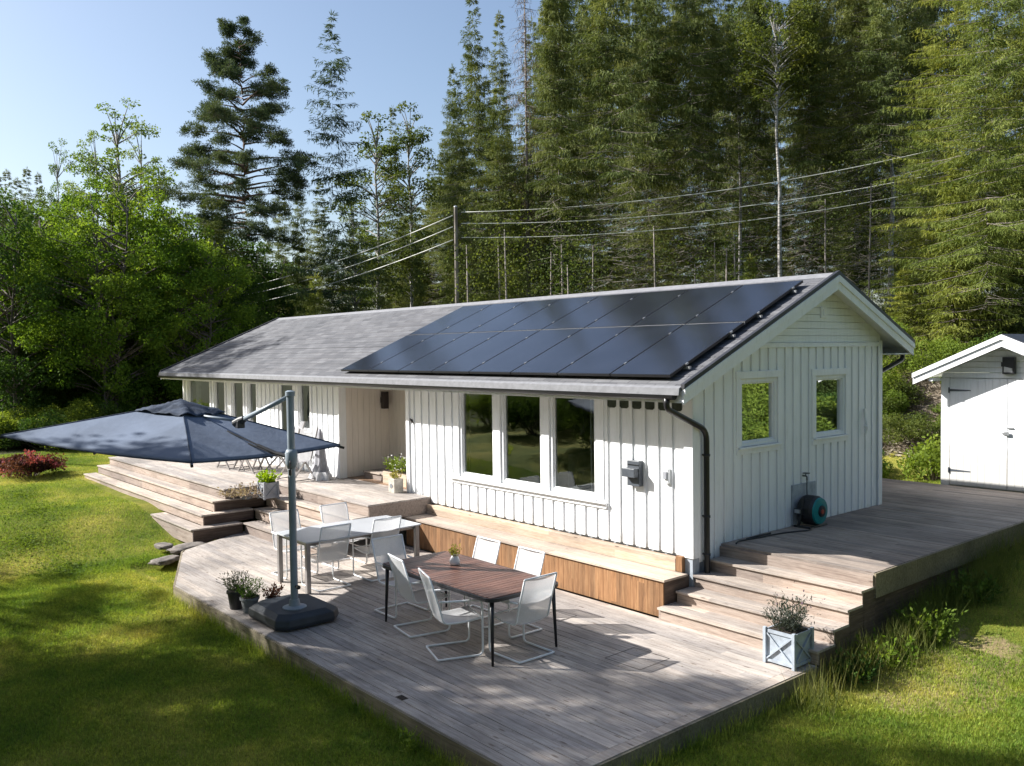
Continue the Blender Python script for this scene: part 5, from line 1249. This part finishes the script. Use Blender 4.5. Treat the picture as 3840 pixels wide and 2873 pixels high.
put_list=[(1032,40,-14,'sE','tall spruce whose pointed tip ends at the top edge left of the dead spruce',.92),(1088,45,40,'sE','spruce with a short dark tip just right of the tallest pointed spruce',.85),(985,46,150,'sC','spruce with ragged left branches at the edge of the sky gap',.62),
 (1142,37,-60,'dead','bare grey-brown dead spruce with thin twigs in front of the dark spruces',1.0)]
for px,d,top,key,lab,sx in put_list: putpx(key,px,d,top,20,lab,cat='spruce tree',sxy=sx)
for px,d,top,key,lab,sx in ((1215,37,-110,'sC','wide drooping spruce right of the dead spruce',1.0),(1326,31,-190,'sB','spruce with the thick pale trunk rising behind the middle of the solar panels',1.15),(1404,35,-150,'sB','spruce with slim pale trunk right of the thickest trunk behind the panels',.95),
 (1525,36,-120,'sB','spruce with a grey trunk behind the right half of the panels',1.0),(1748,35,-120,'sB','spruce with a straight grey trunk left of the house gable apex',.95),(1772,38,-100,'sB','slim spruce trunk close behind the straight grey one near the gable apex',.8),(1852,36,-130,'sB','spruce with slightly leaning trunk just right of the gable apex',.9),(1890,40,-120,'sA','spruce with pale trunk between gable and the yellow-green spruce',.9)):
    putpx(key,px,d,top,20,lab,cat='spruce tree',sxy=sx)
o=putpx('kC',1690,33,-40,20,'white-trunked birch leaning slightly left behind the gable',cat='birch tree',sxy=.95); o.rotation_euler=(R(-1.6),R(-2.2),0)
putpx('kC',1600,41,20,20,'birch with green leaves high up, half hidden left of the white-trunked one',cat='birch tree',sxy=1.0)
putpx('kC',1925,37,60,20,'birch with fresh green leaves left of the yellow-green spruce',cat='birch tree',sxy=1.25)
putpx('sL',2128,25,-230,20,'big yellow-green spruce with thick trunk behind the shed roof',cat='spruce tree',sxy=.88,rz=.4)
putpx('sM',2048,29,-160,20,'yellow-green spruce with pale slim trunk left of the biggest one',cat='spruce tree',sxy=.85,rz=2.0)
putpx('sM',2230,28,-200,20,'yellow-green spruce cut by the right edge of the picture',cat='spruce tree',sxy=.85,rz=4.0)
putpx('sM',1985,31,250,20,'lower yellow-green spruce between house gable and shed',cat='spruce tree',sxy=.62,rz=1.0)
# ---- the forest behind
rr=random.Random(5)
G='spruces in the dark forest behind the house'
for k in range(62):
    d=rr.uniform(38,66); px=930+(k*1370/62)+rr.uniform(-16,16); top=rr.uniform(-140,60) if px>1150 else rr.uniform(200,400)
    key=rr.choice(['sA','sB','sB','sA','sB']); putpx(key,px,d,top,20,'dark green spruce deep in the dense forest behind the house roof',cat='spruce tree',group=G,sxy=rr.uniform(.8,1.1))
for k in range(20):
    px=470+k*23+rr.uniform(-8,8); d=rr.uniform(50,70); putpx(rr.choice(['sC','sE','sA']),px,d,rr.uniform(430,540),20,'small distant spruce low behind the pine and slim spruce',cat='spruce tree',group='distant spruces behind the pine',sxy=rr.uniform(.55,.8))
for k in range(84):
    d=rr.uniform(62,98); px=880+(k*1420/84)+rr.uniform(-12,12); x,y=spot(px,d)
    put(rr.choice(['sC','sE','sC']),x,y,rr.uniform(14,19) if px>1080 else rr.uniform(9,13),20,'dark green spruce deep in the dense forest behind the house roof',cat='spruce tree',group=G,sxy=rr.uniform(1.0,1.4))
for k in range(34):
    d=rr.uniform(32,44); px=1000+k*31+rr.uniform(-13,13)
    if abs(px-1326)<22 or abs(px-1690)<24 or abs(px-1140)<30: continue
    putpx('sB',px,d,rr.uniform(-240,-60) if px>1180 else rr.uniform(60,200),20,'slim spruce with a long bare trunk behind the house roof',cat='spruce tree',group='bare-trunked spruces behind the house roof',sxy=rr.uniform(.62,.9))
# ---- forest edge and undergrowth
for k,(px,d,top,key,base) in enumerate([(1120,36,440,'yS',6),(1185,37,480,'yS',6),(1060,38,520,'yS',6),(985,38,480,'yS',6),(905,38,540,'yT',6),(835,37,575,'yT',6),(650,39,500,'yT',6),(690,36,600,'yS',6),(1625,33,570,'yS',6),(1955,28,600,'yS',6)]):
    putpx(key,px,d,top,base,'young bushy spruce in the undergrowth at the forest edge behind the roof',cat='spruce tree',group='young spruces at the forest edge',sxy=rr.uniform(.8,1.15))
for k in range(56):
    px=500+k*26+rr.uniform(-12,12); d=rr.uniform(29.5,36) if px>900 else rr.uniform(33,38); x,y=spot(px,d)
    if y<8: continue
    put(rr.choice(['shF','shG','shF']),x,y,rr.uniform(1.0,2.0),1.7,'leafy shrub in the undergrowth between the forest trunks',cat='shrub',group='shrubs of the forest undergrowth',sxy=rr.uniform(.9,1.4))
for k in range(34):
    px=1930+k*13; d=rr.uniform(27,46); x,y=spot(px,d); put(rr.choice(['yS','yT','shF','yS']),x,y,rr.uniform(2.2,6.0),6 if k%2 else 5,'young tree filling the slope under the yellow-green spruces',cat='sapling',group='young growth under the yellow-green spruces',sxy=rr.uniform(.8,1.3))
for px,d,top in ((455,43,480),(505,45,500),(560,44,520)): putpx('bD',px,d,top,10,'dark broadleaf tree in the shade behind the left trees',cat='tree',group='shaded trees behind the left edge',sxy=1.1)
# ---- bank between house and shed
for x,y,h,key,b,lab in ((-4.6,13.6,1.5,'shA',1.7,'large bright shrub on top of the bank beside the house gable'),(-3.1,14.4,1.4,'shA',1.7,'bright green shrub on top of the bank left of the shed roof'),(-1.9,14.8,1.1,'shB',1.3,'darker shrub at the top of the bank behind the shed eave'),
    (-1.55,10.4,1.0,'shC',.75,'round bright green bush at the foot of the bank beside the shed'),(-3.3,10.3,.9,'shB',1.3,'dark low bush at the foot of the bank against the house corner'),(-2.6,9.9,.5,'shC',.75,'small weedy bush on the grass strip between house and shed'),(-5.5,14.9,1.9,'shA',1.7,'tall shrub behind the gable wall on the bank')):
    put(key,x,y,h,b,lab,cat='shrub')
for k in range(15):
    put(rr.choice(['shC','shF','shG','shA']),rr.uniform(-6.5,-.6),rr.uniform(11.6,14.4),rr.uniform(.45,1.1),1.3,'patchy low green growth on the brushy bank between house and shed',cat='shrub',group='low growth on the bank',sxy=rr.uniform(.5,.9))
# ---- broadleaf trees on the left
for px,d,top,key,b,lab,sx in ((15,31,402,'bD',10,'dark broadleaf tree at the far left edge',1.0),(150,34,420,'bA',10,'bright broadleaf tree second from the left edge',.95),(232,32,372,'bA',10,'broadest bright green broadleaf tree left of the pine',1.0),(330,34,385,'bB',10,'bright broadleaf tree between the broadest one and the pine',1.0),(425,33,470,'bB',10,'darker broadleaf tree beside the house roof end',.85),
    (85,38,430,'bD',10,'dark broadleaf tree behind the two leftmost trees',1.0),(-60,37,400,'bD',10,'dark broadleaf tree cut by the left picture edge',1.0),(395,37,500,'bD',10,'dark broadleaf tree behind the roof end',.9),(500,37,545,'bD',10,'low dark broadleaf tree under the pine',.7)):
    putpx(key,px,d,top,b,lab,cat='tree',sxy=sx)
for px,d,top,lab,sx in ((268,41,208,'airy pale birch rising above the bright broadleaf trees',1.3),(318,43,262,'airy birch just left of the pine crown',.85),(222,43,275,'airy birch on the left shoulder of the tallest birch',.8),(138,44,292,'young birch tip standing out above the far left trees',.62)):
    putpx('kA',px,d,top,15,lab,cat='birch tree',sxy=sx)
for px,d,top in ((8,46,372),(30,50,362),(52,47,380),(72,52,358),(-15,48,368)): putpx('sE',px,d,top,20,'small dark spruce tip on the skyline at the far left edge',cat='spruce tree',group='skyline spruces at the far left',sxy=.75)
putpx('sE',97,40,368,20,'thin dark spruce tip among the far left broadleaf trees',cat='spruce tree',sxy=.5)
for k in range(26):
    px=-30+k*20+rr.uniform(-8,8); d=rr.uniform(28.5,31); x,y=spot(px,d)
    if px>400: d=32.5; x,y=spot(px,d)
    put(rr.choice(['shB','shB','shA']),x,y,rr.uniform(1.0,2.0),1.7,'dark leafy shrub under the broadleaf trees at the left lawn edge',cat='shrub',group='shrubs under the left trees',sxy=rr.uniform(.9,1.4))
for k in range(16):
    px=rr.uniform(60,480); d=rr.uniform(34,42); x,y=spot(px,d); put('bD',x,y,rr.uniform(5,7.5),10,'dark broadleaf tree in the shade behind the left trees',cat='tree',group='shaded trees behind the left edge',sxy=rr.uniform(.8,1.1))
# slender understorey trunks
st_=MB()
sproto=empty('sapling'); MB().tube([(0,0,-.3),(.04,.02,2.5),(0,.05,5.5)],[.045,.035,.02],6).build('trunk',M['bark_light'],sproto,smooth=True); Vx,Qx=leafquads(np.random.default_rng(4).normal(size=(650,3))*np.array([.55,.55,.95])+np.array([0,0,4.7]),.075); npmesh('crown',Vx,Qx,M['olive'],sproto)
PROTO['sap']=(sproto,False)
for k in range(15):
    px=rr.uniform(90,520) if k<0 else rr.uniform(930,1950); d=rr.uniform(30.5,33) if k<0 else rr.uniform(30,37); x,y=spot(px,d); put('sap',x,y,rr.uniform(5,7.5),5.8,'slender sapling with a thin bare trunk at the wood edge',cat='sapling',group='slender saplings at the wood edge')
for k in range(30):
    put(rr.choice(['shA','shG','shF','shB','yT']),rr.uniform(3.2,11),rr.uniform(8.2,16),rr.uniform(1.2,2.4),1.7,'shrub on the slope right of the side deck',cat='shrub',group='shrubs outside the picture on the right',sxy=rr.uniform(.9,1.5))
for k in range(20):
    put(rr.choice(['shA','shG','shB']),-21+k*.85,rr.uniform(-17,-11.5),rr.uniform(1.2,2.6),1.7,'shrub in the hedge row left of the camera',cat='shrub',group='shrubs outside the picture on the left',sxy=rr.uniform(.9,1.5))
# red flowering shrub on the lawn
rs=shrub(311,.85,.62,'redleaf',4200,.07,'flowering_shrub'); g2=np.random.default_rng(8); a=g2.uniform(0,6.28,150); q=.8*np.sqrt(g2.uniform(0,1,150)); Pf=np.stack([q*np.cos(a),q*np.sin(a),.50+.16*np.cos(a*2)-.25*q+g2.uniform(-.04,.06,150)],1)
Vf,Qf=leafquads(np.repeat(Pf,4,0)+g2.normal(0,.03,(600,3)),.065,0,1); npmesh('flower',Vf,Qf,M['pinkfl'],rs); rs.location=(-18.3,-3.9,H(-18.3,-3.9)-.02); tag(rs,'low shrub with red and pink flowers on the left lawn','shrub')
rs2=shrub(312,.5,.42,'redleaf',1800,.06,'flowering_shrub'); rs2.location=(-19.6,-4.3,H(-19.6,-4.3)-.02); Pf=Pf[:50]*.5; Vf,Qf=leafquads(np.repeat(Pf,4,0)+g2.normal(0,.02,(200,3)),.06,0,1); npmesh('flower',Vf,Qf,M['pinkfl'],rs2); tag(rs2,'smaller pink-flowering shrub left of the larger one','shrub')
for k in range(9):
    put(rr.choice(['shA','shG','shF']),rr.uniform(3.4,7.5),rr.uniform(5.0,9.0),rr.uniform(1.0,2.0),1.7,'shrub on the slope right of the side deck',cat='shrub',group='shrubs outside the picture on the right',sxy=rr.uniform(.9,1.4))
# ---- trees out of view: lawn shade and reflections; those behind camera added to cut skylight
for k,(x,y,h,key,b,sx) in enumerate([(-15.7,-13.6,9.2,'kA',15,1.1),(-12.3,-13.4,10.4,'kA',15,1.2),(-9.3,-12.9,14.0,'bB',10,.9),(-7.8,-13.6,12.2,'bA',10,.75),(-6.2,-12.9,9.8,'kA',15,1.2),(-4.9,-14.2,9.4,'kA',15,1.1),(-27.1,-8.6,14.5,'kC',20,1.3),(14,6,9,'bA',10,1),(11,13,12,'kA',15,1.2),(17,12,13,'bB',10,1.2),(10,20,15,'sC',20,1),(-18.6,-17.2,11,'kB',15,1.2),(-10.5,-19.5,12,'sC',20,.9),(-3.5,-18.5,9,'bA',10,1.0),(3,-20,14,'bA',10,1.3),(12,-19,17,'sC',20,1.2),(7,-18,15,'bB',10,1.4),(17,-15,16,'sM',20,1.1),(-1,-24,15,'sC',20,1.2),(9,-25,17,'bA',10,1.5),(25,-6,16,'sM',20,1.1),(24,7,17,'sC',20,1.1),(16,-22,16,'bD',10,1.4),(19,-9,12,'bA',10,1.1),(22,0,14,'sC',20,1.1),(21,9,13,'bA',10,1.1),(14,15,15,'sA',20,1.1),(26,-14,13,'bB',10,1.2),(-24,-24,13,'bA',10,1.2)]):
    put(key,x,y,h,b,'unseen tree outside the picture, for shade and reflections',group='trees outside the picture',sxy=sx,rz=k*1.3)
# ---- far wooded ridge
P=[];rg=np.random.default_rng(3)
ang=np.linspace(.22,1.1,560)
Vs=[];Qs=[]; n0=0
for a in ang:
    for ring in range(3):
        dd=150+ring*14+rg.uniform(-5,5); th=YAW+a*1.0; x=CAM.x-math.sin(th)*dd; y=CAM.y+math.cos(th)*dd; bz=1+9*max(0,min(1,(a-.41)/.09))+ring*2.5+3*math.sin(a*7)+2*math.sin(a*17)
        hh=rg.uniform(7,14); w=rg.uniform(1.3,2.2)
        for lv in range(6):
            z0=bz+hh*lv/6.5; z1=z0+hh/3.2; r0=w*(1-lv/6.6)*rg.uniform(.8,1.2); m=7; t=np.arange(m)/m*6.283+rg.uniform(0,1)
            V=np.concatenate([np.stack([x+r0*np.cos(t)*rg.uniform(.75,1.2,m),y+r0*np.sin(t)*rg.uniform(.75,1.2,m),z0+rg.uniform(-.5,.3,m)],1),[[x,y,z1]]]); Vs.append(V); Qs.append(np.stack([n0+np.arange(m),n0+(np.arange(m)+1)%m,np.full(m,n0+m)],1)); n0+=m+1
o=npmesh('far_woods',np.concatenate(Vs),np.concatenate(Qs),M['spruce_blue'],tri=True); tag(o,'distant dark spruce-covered ridge on the horizon','woods',kind='stuff')

n=9000; xx=rng.uniform(-7.5,-.2,n); yy=rng.uniform(11.7,14.6,n); P=np.stack([xx,yy,Hn(xx,yy)+rng.uniform(0,.10,n)],1); g3=np.random.default_rng(9)
Dd=unit(np.stack([g3.normal(size=n),g3.normal(size=n),g3.normal(size=n)*.35],1)); Vb_=diamonds(P,Dd,g3.uniform(.08,.42,n),g3.uniform(.012,.05,n),g3)
bl=npmesh('brush_litter',Vb_,np.arange(4*n).reshape(n,4),M['litter']); tag(bl,'dry sticks and bark covering the slope between house and shed','litter',kind='stuff')
# ------------------------------------------------------------------ light
AZ,EL=39.5,35.0
w=bpy.data.worlds.new('World'); scn.world=w; w.use_nodes=True; nt=w.node_tree; nt.nodes.clear()
sky=nt.nodes.new('ShaderNodeTexSky'); sky.sky_type='NISHITA'; sky.sun_disc=False; sky.sun_elevation=R(EL); sky.sun_rotation=R(90-(AZ+180)); sky.altitude=200; sky.air_density=1.0; sky.dust_density=2.2; sky.ozone_density=1.0
bg=nt.nodes.new('ShaderNodeBackground'); bg.inputs[1].default_value=.085; ow=nt.nodes.new('ShaderNodeOutputWorld')
nt.links.new(sky.outputs[0],bg.inputs[0]); nt.links.new(bg.outputs[0],ow.inputs[0])
sl=bpy.data.lights.new('sun','SUN'); sl.energy=5.0; sl.angle=R(.55); sl.color=(1,.975,.93); so_=bpy.data.objects.new('sun',sl); COL.objects.link(so_)
d=Vector((math.cos(R(AZ))*math.cos(R(EL)),math.sin(R(AZ))*math.cos(R(EL)),-math.sin(R(EL))))
so_.rotation_euler=d.to_track_quat('-Z','Y').to_euler(); so_.location=(-30,-30,40)
vs_=scn.view_settings; vs_.view_transform='Standard'; vs_.look='None'; vs_.exposure=1.1; vs_.gamma=1; vs_.use_curve_mapping=False
cy=scn.cycles; cy.max_bounces=8; cy.diffuse_bounces=3; cy.glossy_bounces=3; cy.transmission_bounces=4; cy.transparent_max_bounces=12; cy.use_denoising=True; cy.sample_clamp_indirect=6
